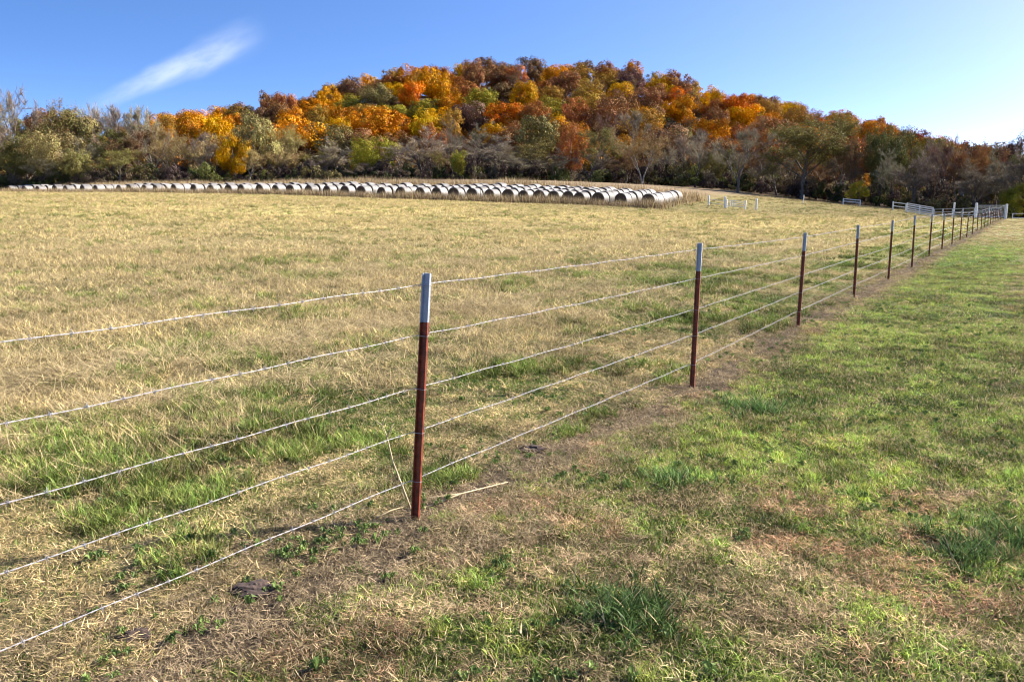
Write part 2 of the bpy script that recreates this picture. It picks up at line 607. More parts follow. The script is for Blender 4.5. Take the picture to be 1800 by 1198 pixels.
def build_grass():
    turf = [blades(100 + i, 24, (0.018, 0.05), 0.0046, 0.055, 0.7, 1.2, 0.2) for i in range(4)]          # 0-3 green turf
    dead = [blades(200 + i, 34, (0.022, 0.065), 0.0034, 0.07, 0.9, 1.8, 0.35, flat=0.25) for i in range(4)]    # 4-7 dead curled
    tuft = [blades(300 + i, 36, (0.06, 0.14), 0.0058, 0.06, 0.45, 1.3, 0.08, seg=4) for i in range(3)]       # 8-10 tufts
    stub = [blades(400 + i, 17, (0.04, 0.13), 0.0044, 0.08, 0.4, 0.6, 0.6) for i in range(3)]              # 11-13 stubble
    lie = [blades(500 + i, 15, (0.10, 0.34), 0.0044, 0.16, 1.5, 0.0, 0.8, flat=1.0) for i in range(3)]       # 14-16 lying straw
    protos = turf + dead + tuft + stub + lie

    def ring_list(cond, mult):
        xs = []; ys = []; sc = []
        for y0, y1, dens, s in ((0.9, 6.5, 900, 0.92), (6.5, 12, 460, 1.08), (12, 22, 160, 1.4), (22, 42, 42, 2.0), (42, 75, 14, 2.9), (75, 128, 7, 3.4)):
            x, y = ring_points(y0, y1, dens * mult, cond)
            xs.append(x); ys.append(y); sc.append(np.full(len(x), s))
        return np.concatenate(xs), np.concatenate(ys), np.concatenate(sc)

    # ---- lawn right of the fence
    def c_lawn(x, y): return (fence_d(x, y) < -0.2 + (fbm(x, y, 0.7, 8) - 0.5) * 0.7) & (y < 96)
    x, y, s = ring_list(c_lawn, 1.0)
    g = lawn_green(x, y); u = rng.uniform(0, 1, len(x)); n = len(x)
    green = u < 0.10 + 0.85 * g
    tall = green & (rng.uniform(0, 1, n) < 0.07 * g) & (sstep(fbm(x, y, 0.8, 91), 0.6, 0.66) > rng.uniform(0, 1, n))
    idx = np.where(green, rng.integers(0, 4, n), rng.integers(4, 8, n))
    idx = np.where(tall, rng.integers(8, 11, n), idx)
    cg = mixc(C_GREEN, C_BRIGHT, rng.uniform(0, 1, n) * 0.8)
    cg = mixc(cg, np.array([0.30, 0.29, 0.06]), rng.uniform(0, 0.7, n)) * (0.72 + 0.8 * fbm(x, y, 0.5, 66))[:, None]
    cb = mixc(C_BROWN * 1.25, C_TAN * 1.1, rng.uniform(0, 1, n)); cb = mixc(cb, np.array([0.40, 0.20, 0.11]), np.clip(rng.uniform(0, 0.4, n) + 0.6 * sstep(fbm(x, y, 0.9, 140), .5, .66), 0, 1))
    mott = 0.5 + 1.35 * sstep(fbm(x, y, 0.16, 88, 2) * .6 + fbm(x, y, 0.7, 89, 2) * .4, .28, .68)
    col = np.where(green[:, None], cg, cb) * (0.8 + 0.4 * rng.uniform(0, 1, (n, 1))) * mott[:, None] * (1 + 0.25 * sstep(g, .7, 1))[:, None]
    S = s * (0.75 + 0.5 * rng.uniform(0, 1, n)) * np.where(tall, 0.65, 1) * (0.85 + 0.2 * g)
    ex = []
    for (px, py, rad, cnt, k) in ((1110, 1075, .26, 40, .8), (1085, 1090, .3, 14, 1.0), (1690, 960, .28, 36, .9), (1740, 930, .3, 22, 1.1), (1180, 830, .3, 22, 1.3), (1330, 700, .4, 40, 1.4)):
        cx, cy = gp(px, py)
        for q in range(cnt):
            a = rng.uniform(0, 6.28); rr = rad * abs(rng.normal(0, .6))
            ex.append((cx + rr * math.cos(a), cy + rr * math.sin(a), k))
    ex = np.array(ex); m = len(ex)
    x = np.concatenate([x, ex[:, 0]]); y = np.concatenate([y, ex[:, 1]]); idx = np.concatenate([idx, rng.integers(8, 11, m)])
    S = np.concatenate([S, rng.uniform(.7, 1.15, m)]); s = np.concatenate([s, np.ones(m)])
    ce = mixc(np.array([.06, .12, .03]), np.array([.16, .24, .07]), rng.uniform(0, 1, m)) * ex[:, 2:3]
    col = np.concatenate([col, ce]); n = len(x)
    zs = S / np.sqrt(s)
    scatter('lawn_grass', protos, np.stack([x, y, terrain(x, y)], -1), idx, rng.uniform(0, 6.28, n), rng.normal(0, .12, (n, 2)),
            np.stack([S, S, zs], -1), col, 'short patchy green and brown turf right of the wire fence')

    # ---- hay field left of the fence
    def c_field(x, y): return (fence_d(x, y) > 0.12 + (fbm(x, y, 0.7, 18) - 0.5) * 0.5) & ((bale_s(x, y) < -2.6) | (bale_t(x, y) < -1.8)) & (y < 150)
    x, y, s = ring_list(c_field, 0.85)
    n = len(x); d = fence_d(x, y); g = field_green(x, y); st = streak(x, y) * .6 + .4 * fbm(x, y, 5, 160); wr = np.clip(windrow(x, y) + 0.5 * sstep(st, .55, .8), 0, 1); u = rng.uniform(0, 1, n)
    nearf = 1 - sstep(d, 1.2, 3.0)
    green = u < 0.22 + 0.8 * g * (1.3 - st)
    lying = (~green) & (rng.uniform(0, 1, n) < 0.2 + 0.7 * wr) & (nearf < 0.8)
    tall = green & (sstep(fbm(x, y, 0.9, 61), 0.5, 0.6) > rng.uniform(0, 1, n)) & (rng.uniform(0, 1, n) < 0.5)
    idx = np.where(green, rng.integers(0, 4, n), np.where(rng.uniform(0, 1, n) < nearf, rng.integers(4, 8, n), rng.integers(11, 14, n)))
    idx = np.where(lying, rng.integers(14, 17, n), idx)
    idx = np.where(tall, rng.integers(8, 11, n), idx)
    cg = mixc(C_GREEN * 1.05, C_BRIGHT, rng.uniform(0, 0.8, n)); cg = mixc(cg, np.array([0.26, 0.26, 0.07]), rng.uniform(0, 0.8, n))
    cs = mixc(C_TAN * np.array([1.3, 1.24, 1.0]), C_GOLD, rng.uniform(0, 1, n)); cs = mixc(cs, C_STRAW, np.clip(wr * 0.7, 0, 1)); cs = mixc(cs, C_BROWN * 1.3, nearf * 0.5) * (0.68 + 0.75 * st)[:, None]
    mott = 0.5 + 0.95 * sstep(fbm(x, y, 0.2, 98, 2) * .6 + fbm(x, y, 0.9, 99, 2) * .4, .28, .68)
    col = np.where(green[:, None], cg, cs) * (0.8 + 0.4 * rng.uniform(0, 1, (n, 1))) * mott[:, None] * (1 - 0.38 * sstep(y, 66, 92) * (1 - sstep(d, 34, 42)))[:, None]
    S = s * (0.75 + 0.5 * rng.uniform(0, 1, n)) * np.where(tall, 0.9, 1)
    # loose straw heaped along the windrows
    m = 26000
    t_ = rng.uniform(-9, 26, m); dd_ = rng.uniform(1.5, 11, m)
    xx = FA[0] + FD[0] * t_ + FN[0] * dd_; yy = FA[1] + FD[1] * t_ + FN[1] * dd_
    kk = (rng.uniform(0, 1, m) < windrow(xx, yy) ** 1.3) & (yy > .5); xx = xx[kk]; yy = yy[kk]; m = len(xx)
    x = np.concatenate([x, xx]); y = np.concatenate([y, yy]); idx = np.concatenate([idx, rng.integers(14, 17, m)])
    S = np.concatenate([S, rng.uniform(.7, 1.3, m)]); s = np.concatenate([s, np.ones(m)])
    col = np.concatenate([col, mixc(C_STRAW, C_TAN * 1.2, rng.uniform(0, 1, m))]); n = len(x)
    zs = S / np.sqrt(s) * np.where(idx >= 11, 0.8, 1)
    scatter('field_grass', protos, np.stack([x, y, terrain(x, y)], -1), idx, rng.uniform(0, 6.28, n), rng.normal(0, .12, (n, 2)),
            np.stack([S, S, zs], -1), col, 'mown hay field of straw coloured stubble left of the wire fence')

    # ---- broad leaved weeds
    def weed(seed):
        r = np.random.default_rng(seed); V = []; F = []; T = []
        for i in range(11):
            az = r.uniform(0, 6.28); L = r.uniform(.018, .042); w = L * .26; d = np.array([math.cos(az), math.sin(az), 0]); sd = np.array([-d[1], d[0], 0])
            k = len(V); h0 = r.uniform(.004, .012); h1 = r.uniform(.012, .04)
            V += [tuple(d * .004 + [0, 0, h0]), tuple(d * L * .55 + sd * w + [0, 0, h1 + .006]), tuple(d * L + [0, 0, h1 * .7]), tuple(d * L * .55 - sd * w + [0, 0, h1 + .006]), tuple(d * L * .5 + [0, 0, h1])]
            F += [(k, k + 4, k + 1), (k + 1, k + 4, k + 2), (k + 2, k + 4, k + 3), (k + 3, k + 4, k)]
            T += [r.uniform(.7, 1.3)] * 5
        me = mesh_from('weed', V, F, M_GRASS)
        a = me.attributes.new('tint', 'FLOAT', 'POINT'); a.data.foreach_set('value', np.array(T, np.float32)); me.attributes.new('dry', 'FLOAT', 'POINT')
        return me
    wp = [weed(i) for i in range(4)]
    x, y = ring_points(1.5, 14, 30, lambda x, y: (fbm(x, y, .6, 71) > .54) & (fence_d(x, y) < 3))
    ex = []
    for (px, py, c_) in ((540, 975, 16), (650, 942, 14), (600, 958, 8), (270, 1010, 8), (330, 1110, 6), (1010, 830, 8), (890, 800, 8)):
        cx, cy = gp(px, py)
        for q in range(c_): ex.append((cx + rng.normal(0, .10), cy + rng.normal(0, .07)))
    ex = np.array(ex); x = np.concatenate([x, ex[:, 0]]); y = np.concatenate([y, ex[:, 1]]); n = len(x)
    S = rng.uniform(.5, 1.15, n)
    scatter('small_weeds', wp, np.stack([x, y, terrain(x, y) + .012], -1), rng.integers(0, 4, n), rng.uniform(0, 6.28, n), rng.normal(0, .15, (n, 2)), np.stack([S, S, S], -1),
            mixc(np.array([.08, .13, .035]), np.array([.19, .26, .07]), rng.uniform(0, 1, n)), 'low broad leaved weeds growing among the dead grass')

    # ---- strip of dead thatch under the fence
    def c_strip(x, y): return (np.abs(fence_d(x, y) + (fbm(x, y, 0.8, 28) - 0.5) * 0.4) < 0.55)
    x, y, s = ring_list(c_strip, 0.75)
    k = y < 84; x, y, s = x[k], y[k], s[k]
    n = len(x)
    u = rng.uniform(0, 1, n)
    gg = (fbm(x, y, 0.35, 44) > 0.62) & (u < 0.5)
    idx = np.where(gg, rng.integers(0, 4, n), np.where(u < 0.93, rng.integers(4, 8, n), rng.integers(14, 17, n)))
    cb = mixc(np.array([0.26, 0.19, 0.125]), np.array([0.56, 0.42, 0.26]), rng.uniform(0, 1, n))
    cb = cb * (0.45 + 1.0 * fbm(x, y, 0.22, 201, 2))[:, None]
    col = np.where(gg[:, None], C_GREEN * 0.9, cb)
    S = s * (0.6 + 0.5 * rng.uniform(0, 1, n)) * np.where(idx >= 14, 0.5, 1)
    zs = S / np.sqrt(s)
    scatter('dead_thatch', protos, np.stack([x, y, terrain(x, y)], -1), idx, rng.uniform(0, 6.28, n), rng.normal(0, .15, (n, 2)),
            np.stack([S, S, zs], -1), col, 'strip of dead brown thatch and bare soil under the wire fence')

    # ---- tall dry grass before, between and behind the bales
    tallg = [blades(600 + i, 26, (0.35, 0.95), 0.018, 0.35, 0.18, 0.45, 0.5, seg=3) for i in range(4)]
    X = []; Y = []
    for t0, t1, s0, s1, dens in ((-3, 150, -2.4, -0.5, 7), (-2, 45, 9.8, 15, 2.4), (20, 190, 8.2, 15, 2.6), (70, 190, 5.4, 12, 2.6), (48, 70, 8.4, 12, 2.2), (-2.2, 0, -2, 9, 1.2), (120, 190, -3, 9, 2.0)):
        m = int((t1 - t0) * (s1 - s0) * dens)
        t = rng.uniform(t0, t1, m); q = rng.uniform(s0, s1, m)
        X.append(BF[0] + BT[0] * t + BN[0] * q); Y.append(BF[1] + BT[1] * t + BN[1] * q)
    x = np.concatenate(X); y = np.concatenate(Y); n = len(x)
    col = mixc(np.array([0.34, 0.24, 0.15]), np.array([0.20, 0.125, 0.085]), rng.uniform(0, 1, n))
    back = bale_s(x, y) > 6
    col = np.where(back[:, None], mixc(np.array([0.50, 0.36, 0.20]), np.array([0.42, 0.28, 0.16]), rng.uniform(0, 1, n)), col)
    S = rng.uniform(0.75, 1.2, n) * (0.65 + 0.6 * fbm(x, y, 5, 2)) * np.where(back, 1.7, 1.3)
    scatter('dry_grass', tallg, np.stack([x, y, terrain(x, y)], -1), rng.integers(0, 4, n), rng.uniform(0, 6.28, n), rng.normal(0, .06, (n, 2)),
            np.stack([S * 1.3, S * 1.3, S], -1), col, 'tall dry uncut grass around the rows of hay bales')


build_grass()


# ------------------------------------------------------------ wire fence
def build_fence():
    root = tag(bpy.data.objects.new('wire_fence', None), 'long barbed wire fence on white tipped red steel posts crossing the grass', 'fence')
    link(root)
    root.location = (FA[0], FA[1], tz(*FA))
    ro = Vector(root.location)
    ang = math.atan2(FD[1], FD[0])
    dist = [4.24 * i for i in range(-1, 22)]
    leanl = [(.01, 0), (0.065, 0), (.015, 0), (.016, 0), (-.011, 0), (-.005, 0), (-.022, 0), (-.009, 0), (-.015, 0), (-.02, 0)]
    hl = [1.33, 1.34, 1.42, 1.33, 1.34, 1.36, 1.41, 1.33, 1.30, 1.30]
    fr = [0.955, 0.757, 0.545, 0.367, 0.165]
    # prototype meshes for a post one metre tall unit: z is scaled in the mesh per post (small set)
    nodes = []
    for i, dd in enumerate(dist):
        p = FA + FD * dd
        z = tz(*p)
        H = hl[i] if i < len(hl) else 1.26 + 0.03 * math.sin(i * 2.1); lx, ly = leanl[i] if i < len(leanl) else (random.uniform(-.03, .0), random.uniform(-.01, .01))
        T = MB()
        # T section: flange at the field side (+y local), rib towards the lawn, studs on the flange
        zt = H * 0.81

        def sect(mb, z0, z1):
            mb.box((-0.018, 0.0, z0), (0.018, 0.005, z1))
            mb.box((-0.0035, -0.033, z0), (0.0035, -0.0003, z1))
            mb.box((-0.007, -0.0375, z0), (0.007, -0.0333, z1))
            q = z0 + 0.02
            while q < z1 - 0.02:
                mb.box((-0.009, 0.0052, q), (0.009, 0.012, q + 0.014)); q += 0.054
        sect(T, -0.12, zt)
        R = Matrix.Rotation(ang, 3, 'Z')
        w = Matrix(((1, 0, lx), (0, 1, ly), (0, 0, 1)))
        M = w @ R
        off = Vector((p[0], p[1], z)) - ro
        po = obj('post', mesh_from('post', [M @ Vector(v) for v in T.v], T.f, M_RED), root, off)
        if i == 1: po['label'] = 'dark red steel post with rib facing the lawn, tallest in view'
        U = MB(); sect(U, zt + 0.0003, H)
        obj('white_tip', mesh_from('white_tip', [M @ Vector(v) for v in U.v], U.f, M_TIP), po)
        att = []
        for q_, f_ in enumerate(fr):
            h = H * f_ + ((.01, .01, .07, .08, .10)[q_] if i == 0 else 0)
            a = M @ Vector((0, 0.0185, h))
            att.append(a + off)
            if dd < 30:
                c = MB()
                pts = [(-0.034, 0.016, h - .004), (-0.021, 0.011, h), (-0.0225, -0.002, h), (-0.0085, -0.0395, h - .002), (0.0085, -0.0395, h - .002), (0.0225, -0.002, h), (0.021, 0.011, h), (0.034, 0.016, h + .003)]
                c.tube(pts, 0.0017, 5)
                obj('wire_clip', mesh_from('wire_clip', [M @ Vector(v) for v in c.v], c.f, M_WIRE), po)
        nodes.append(att)
    # five strands, each two twisted wires with barbs
    end = FA + FD * (dist[-1] + 2.2)
    for k in range(5):
        mb = MB()
        pts = [nodes[i][k] for i in range(len(dist))]
        e = Vector((end[0], end[1], tz(*end) + 1.33 * fr[k])) - ro
        start = pts[0] + (pts[0] - pts[1]) * 0.3
        pts = [start] + pts + [e]
        phase = k
        for i in range(len(pts) - 1):
            a, b = pts[i], pts[i + 1]
            L = (b - a).length
            dcam = (0.5 * (a + b) + ro).length
            sag = 0.002 + 0.008 * random.random()
            t = (b - a).normalized(); u = t.cross(Vector((0, 0, 1))).normalized(); w = u.cross(t)
            step = 0.014 if dcam < 13 else (0.05 if dcam < 30 else 0.5)
            n = max(2, int(L / step))
            if dcam < 30:
                for st in (0, math.pi):
                    path = []
                    for j in range(n + 1):
                        q = j / n; s_ = q * L
                        c = a.lerp(b, q) - Vector((0, 0, sag * 4 * q * (1 - q))) + w * 0.0025 * math.sin(s_ * 9 + k)
                        ph = st + s_ / 0.085 * 2 * math.pi + phase
                        path.append(c + (u * math.cos(ph) + w * math.sin(ph)) * 0.0014)
                    mb.tube(path, 0.0012 if dcam < 13 else 0.0024, 4 if dcam < 13 else 3, cap=False)
            else:
                path = [a.lerp(b, j / n) for j in range(n + 1)]
                mb.tube(path, 0.006, 3, cap=False)
            # barbs
            if dcam < 35:
                s_ = 0.06 + 0.05 * random.random()
                while s_ < L - 0.05:
                    q = s_ / L
                    c = a.lerp(b, q) - Vector((0, 0, sag * 4 * q * (1 - q)))
                    if dcam < 16:
                        loop = [c + t * (0.0045 * (j / 8 * 2 - 1)) + (u * math.cos(j * 1.57 + s_) + w * math.sin(j * 1.57 + s_)) * 0.0052 for j in range(9)]
                        mb.tube(loop, 0.0013, 4)
                    for j in range(4):
                        an = j * math.pi / 2 + s_ * 7 + random.uniform(-.4, .4)
                        dr = (u * math.cos(an) + w * math.sin(an) + t * random.uniform(-.35, .35)).normalized()
                        mb.tube([c + dr * 0.003, c + dr * 0.017], [0.0014, 0.0005], 4)
                    s_ += 0.127 + random.uniform(-.01, .01)
        mb.build('wire_strand', M_WIRE, root, smooth=True)


build_fence()


# ------------------------------------------------------------ hay bales
def bale_mats():
    m, n = new_mat('net_wrap')
    out = N(n, 'ShaderNodeOutputMaterial'); b = N(n, 'ShaderNodeBsdfPrincipled', Roughness=0.6)
    t = N(n, 'ShaderNodeTexCoord')
    w = N(n, 'ShaderNodeTexWave', Scale=7.0, Distortion=1.5)
    w.bands_direction = 'Y'
    n.links.new(t.outputs['Object'], w.inputs['Vector'])
    oi = N(n, 'ShaderNodeObjectInfo')
    va = N(n, 'ShaderNodeVectorMath', operation='ADD'); n.links.new(t.outputs['Object'], va.inputs[0]); n.links.new(math_n(n, 'MULTIPLY', oi.outputs['Random'], 90.0), va.inputs[1])
    nz = noise(n, va.outputs[0], 2.2, 6, 0.75)
    c = mixrgb(n, (0.26, 0.245, 0.235), (0.14, 0.11, 0.08), maprange(n, nz.outputs[0], 0.42, 0.68))
    c = mixrgb(n, c, (0.20, 0.195, 0.165), math_n(n, 'MULTIPLY', w.outputs['Fac'], 0.5))
    hs = N(n, 'ShaderNodeHueSaturation'); n.links.new(c, hs.inputs['Color'])
    n.links.new(maprange(n, oi.outputs['Random'], 0, 1, 0.6, 1.12, False), hs.inputs['Value'])
    n.links.new(hs.outputs[0], b.inputs['Base Color'])
    bp = N(n, 'ShaderNodeBump', Strength=0.5, Distance=0.05); n.links.new(nz.outputs[0], bp.inputs['Height']); n.links.new(bp.outputs[0], b.inputs['Normal'])
    n.links.new(b.outputs[0], out.inputs[0])
    m2, n = new_mat('hay_end')
    out = N(n, 'ShaderNodeOutputMaterial'); b = N(n, 'ShaderNodeBsdfPrincipled', Roughness=0.95)
    t = N(n, 'ShaderNodeTexCoord')
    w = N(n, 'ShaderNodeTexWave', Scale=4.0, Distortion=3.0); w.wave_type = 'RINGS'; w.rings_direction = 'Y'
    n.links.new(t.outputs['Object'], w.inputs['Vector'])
    c = mixrgb(n, (0.12, 0.08, 0.045), (0.04, 0.028, 0.02), w.outputs['Fac'])  # ringed hay, darkened: shade on the ends put into the colour
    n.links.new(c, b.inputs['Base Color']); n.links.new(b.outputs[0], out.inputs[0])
    return m, m2


def bale_geo(seed, R=0.80, L=1.46):
    """cylinder along local y, rounded at the rims, sagging where it rests; returns wrap and the two ends apart"""
    r = random.Random(seed)
    seg = 28
    prof = [(-L / 2 + 0.0, R * 0.93), (-L / 2 + 0.05, R * 0.985), (-L / 2 + 0.2, R), (0, R * 1.008), (L / 2 - 0.2, R), (L / 2 - 0.05, R * 0.985), (L / 2, R * 0.93)]
    ph = r.uniform(0, 6); lump = [r.uniform(-.012, .012) for _ in range(seg)]

    def pt(y, rad, j):
        a = 2 * math.pi * j / seg
        rr = rad * (1 + lump[j % seg])
        z = rr * math.sin(a); x = rr * math.cos(a)
        if z < -0.82 * R: z = -0.82 * R - (abs(z) - 0.82 * R) * 0.3
        return (x * 1.015, y, z)
    W = MB(); ends = []
    vs = [pt(y, rad, j) for y, rad in prof for j in range(seg)]
    fs = []
    for i in range(len(prof) - 1):
        for j in range(seg):
            a = i * seg + j; b = i * seg + (j + 1) % seg
            fs.append((a, a + seg, b + seg, b))
    W.add(vs, fs)
    for sgn in (-1, 1):
        E = MB()
        y, rad = (prof[0] if sgn < 0 else prof[-1])
        rings = [[pt(y, rad, j) for j in range(seg)], [pt(y - sgn * -0.0 + sgn * 0.03, rad * 0.8, j) for j in range(seg)], [pt(y + sgn * 0.015, rad * 0.4, j) for j in range(seg)]]
        v = rings[0] + rings[1] + rings[2] + [(0, y, 0)]
        f = []
        for i in range(2):
            for j in range(seg):
                a = i * seg + j; b = i * seg + (j + 1) % seg
                f.append((a, b, b + seg, a + seg) if sgn < 0 else (b, a, a + seg, b + seg))
        for j in range(seg):
            a = 2 * seg + j; b = 2 * seg + (j + 1) % seg
            f.append((a, b, 3 * seg) if sgn < 0 else (b, a, 3 * seg))
        E.add(v, f); ends.append(E)
    return W, ends


ORD = ['', 'second ', 'third ', 'fourth ', 'fifth ', 'sixth ', 'seventh ']


def build_bales():
    MW, ME = bale_mats()
    protos = []
    for s in range(4):
        W, ends = bale_geo(s)
        wm = W.mesh('wrap', MW, True)
        em = [e.mesh('bale_end', ME) for e in ends]
        v = list(W.v); f = list(W.f); fm = [0] * len(f)
        for e in ends:
            k = len(v); v += e.v; f += [tuple(i + k for i in q) for q in e.f]; fm += [1] * len(e.f)
        whole = mesh_from('hay_bale', v, f, [MW, ME], fm, smooth=True)
        protos.append((wm, em, whole))
    # pixel columns of the near ends, right to left
    cols = [1133, 1088, 1050, 1018, 996, 970, 946, 920, 890, 860, 828, 797, 768, 739, 708, 672, 638, 607, 577, 547, 518, 490, 462, 434, 407, 380, 350, 315, 287, 264, 240, 218, 180, 155, 127, 106, 82, 56, 30]
    row_az = math.radians(31)
    rd = np.array([math.sin(row_az), math.cos(row_az)])
    words = {1: 'easternmost'}
    for ri, px in enumerate(cols):
        # intersection of the line of sight with the front line of the rows
        k = (px - 900) / FPX * 1.0
        # x = k*y  ;  (x,y) = BF + BT*t
        t = (k * BF[1] - BF[0]) / (BT[0] - k * BT[1])
        p0 = BF + BT * t + BN * random.uniform(-.35, .35)
        nrow = 6 if ri < 4 else (5 if ri < 12 else (4 if ri < 20 else 3))
        for j in range(nrow):
            p = p0 + rd * (1.56 * j + 0.73) + BN * random.uniform(-.04, .04)
            z = min(tz(*p), tz(*(p + rd * .5)), tz(*(p - rd * .5))) + 0.66
            wm, em, whole = random.choice(protos)
            sc = random.uniform(0.90, 1.06)
            rz = -row_az + random.uniform(-.09, .09)
            if j == 0:
                root = bpy.data.objects.new('hay_bale', None); link(root)
                obj('wrap', wm, root)
                obj('bale_end', em[0], root); obj('bale_end', em[1], root)
            else:
                root = obj('hay_bale', whole)
            root.location = (p[0], p[1], z); root.rotation_euler = (random.uniform(-.03, .03), random.uniform(-.06, .06), rz); root.scale = (sc * random.uniform(.98, 1.06), random.uniform(.96, 1.0), sc)
            rowname = ordinal(ri)
            if j == 0:
                lb = 'white wrapped round bale with dark open end, front of the %s row from the right' % rowname
            elif j == nrow - 1:
                lb = 'white wrapped round bale at the back of the %s row from the right' % rowname
            else:
                lb = 'white wrapped round bale, %s from the front in the %s row from the right' % (ordinal(j), rowname)
            tag(root, lb, 'hay bale', 'round hay bales lined up in rows')


def ordinal(i):
    w = ['first', 'second', 'third', 'fourth', 'fifth', 'sixth', 'seventh', 'eighth', 'ninth', 'tenth', 'eleventh', 'twelfth', 'thirteenth', 'fourteenth',
         'fifteenth', 'sixteenth', 'seventeenth', 'eighteenth', 'nineteenth', 'twentieth']
    if i < 20: return w[i]
    t = {2: 'twenty', 3: 'thirty'}[(i + 1) // 10]
    u = (i + 1) % 10
    return (t[:-1] + 'ieth') if u == 0 else t + '-' + w[u - 1]


build_bales()


# ------------------------------------------------------------ trees
def leaf_cards(centers, sizes, normals, jitter, r):
    """numpy: quads at centres with roughly given normals"""
    n = len(centers)
    nn = normals + r.normal(0, jitter, (n, 3))
    nn /= np.linalg.norm(nn, axis=1)[:, None] + 1e-9
    a = np.cross(nn, r.normal(0, 1, (n, 3))); a /= np.linalg.norm(a, axis=1)[:, None] + 1e-9
    b = np.cross(nn, a)
    s = sizes[:, None]
    asp = r.uniform(0.5, 1.0, (n, 1))
    bend = nn * s * 0.25
    V = np.stack([centers - a * s, centers + b * s * asp + bend, centers + a * s, centers - b * s * asp + bend], 1).reshape(-1, 3)
    F = (np.arange(n)[:, None] * 4 + np.array([0, 1, 2, 3])[None, :])
    return V, F


def crown_mesh(name, seed, R, H, z0, nblob, nleaf, leaf, open_=0.0, shape='round'):
    """crown of leaf clumps: nblob lobes spread over an ellipsoid of radius R, height H, bottom at z0"""
    r = np.random.default_rng(seed)
    C = []; RR = []
    for i in range(nblob):
        while True:
            q = r.uniform(-1, 1, 3)
            if np.linalg.norm(q) < 1 and np.linalg.norm(q) > 0.35: break
        zz = q[2] * 0.5 + 0.5
        k = 1.0
        if shape == 'round' and zz < 0.3: k = 0.6 + zz
        C.append([q[0] * R * 0.92 * k, q[1] * R * 0.92 * k, z0 + H * (0.10 + 0.82 * zz)]); RR.append(R * r.choice([0.16, 0.22, 0.28, 0.38]) * r.uniform(.85, 1.15))
    C = np.array(C); RR = np.array(RR)
    w = RR ** 2; w /= w.sum()
    bi = r.choice(nblob, nleaf, p=w)
    dirs = r.normal(0, 1, (nleaf, 3)); dirs[:, 2] = dirs[:, 2] + 0.25; dirs /= np.linalg.norm(dirs, axis=1)[:, None]
    # sub clumps: concentrate leaves on random sprays of each lobe
    nsp = 16
    spray = r.normal(0, 1, (nblob, nsp, 3)); spray /= np.linalg.norm(spray, axis=2)[:, :, None]
    sp = spray[bi, r.integers(0, nsp, nleaf)]
    dirs = sp + r.normal(0, 0.28, (nleaf, 3)); dirs /= np.linalg.norm(dirs, axis=1)[:, None]
    rad = RR[bi] * (1.0 + r.normal(0, 0.13, nleaf))
    inner = r.uniform(0, 1, nleaf) < 0.15
    rad = np.where(inner, rad * r.uniform(0.3, 0.9, nleaf), rad)
    cen = C[bi] + dirs * rad[:, None] * np.array([1, 1, 0.9])
    cc = np.array([0, 0, z0 + H * 0.45])
    nr = dirs + 0.6 * (cen - cc) / R
    V, F = leaf_cards(cen, leaf * r.uniform(0.6, 1.25, nleaf), nr, 0.45, r)
    me = mesh_from(name, V, [tuple(q) for q in F], M_CROWN)
    # leaf to leaf tint with one tint per lobe on top
    bt = r.uniform(0.62, 1.25, nblob)
    tint = np.repeat(bt[bi] * r.uniform(0.7, 1.3, nleaf), 4)
    at_ = me.attributes.new('tint', 'FLOAT', 'POINT'); at_.data.foreach_set('value', tint.astype(np.float32))
    return me


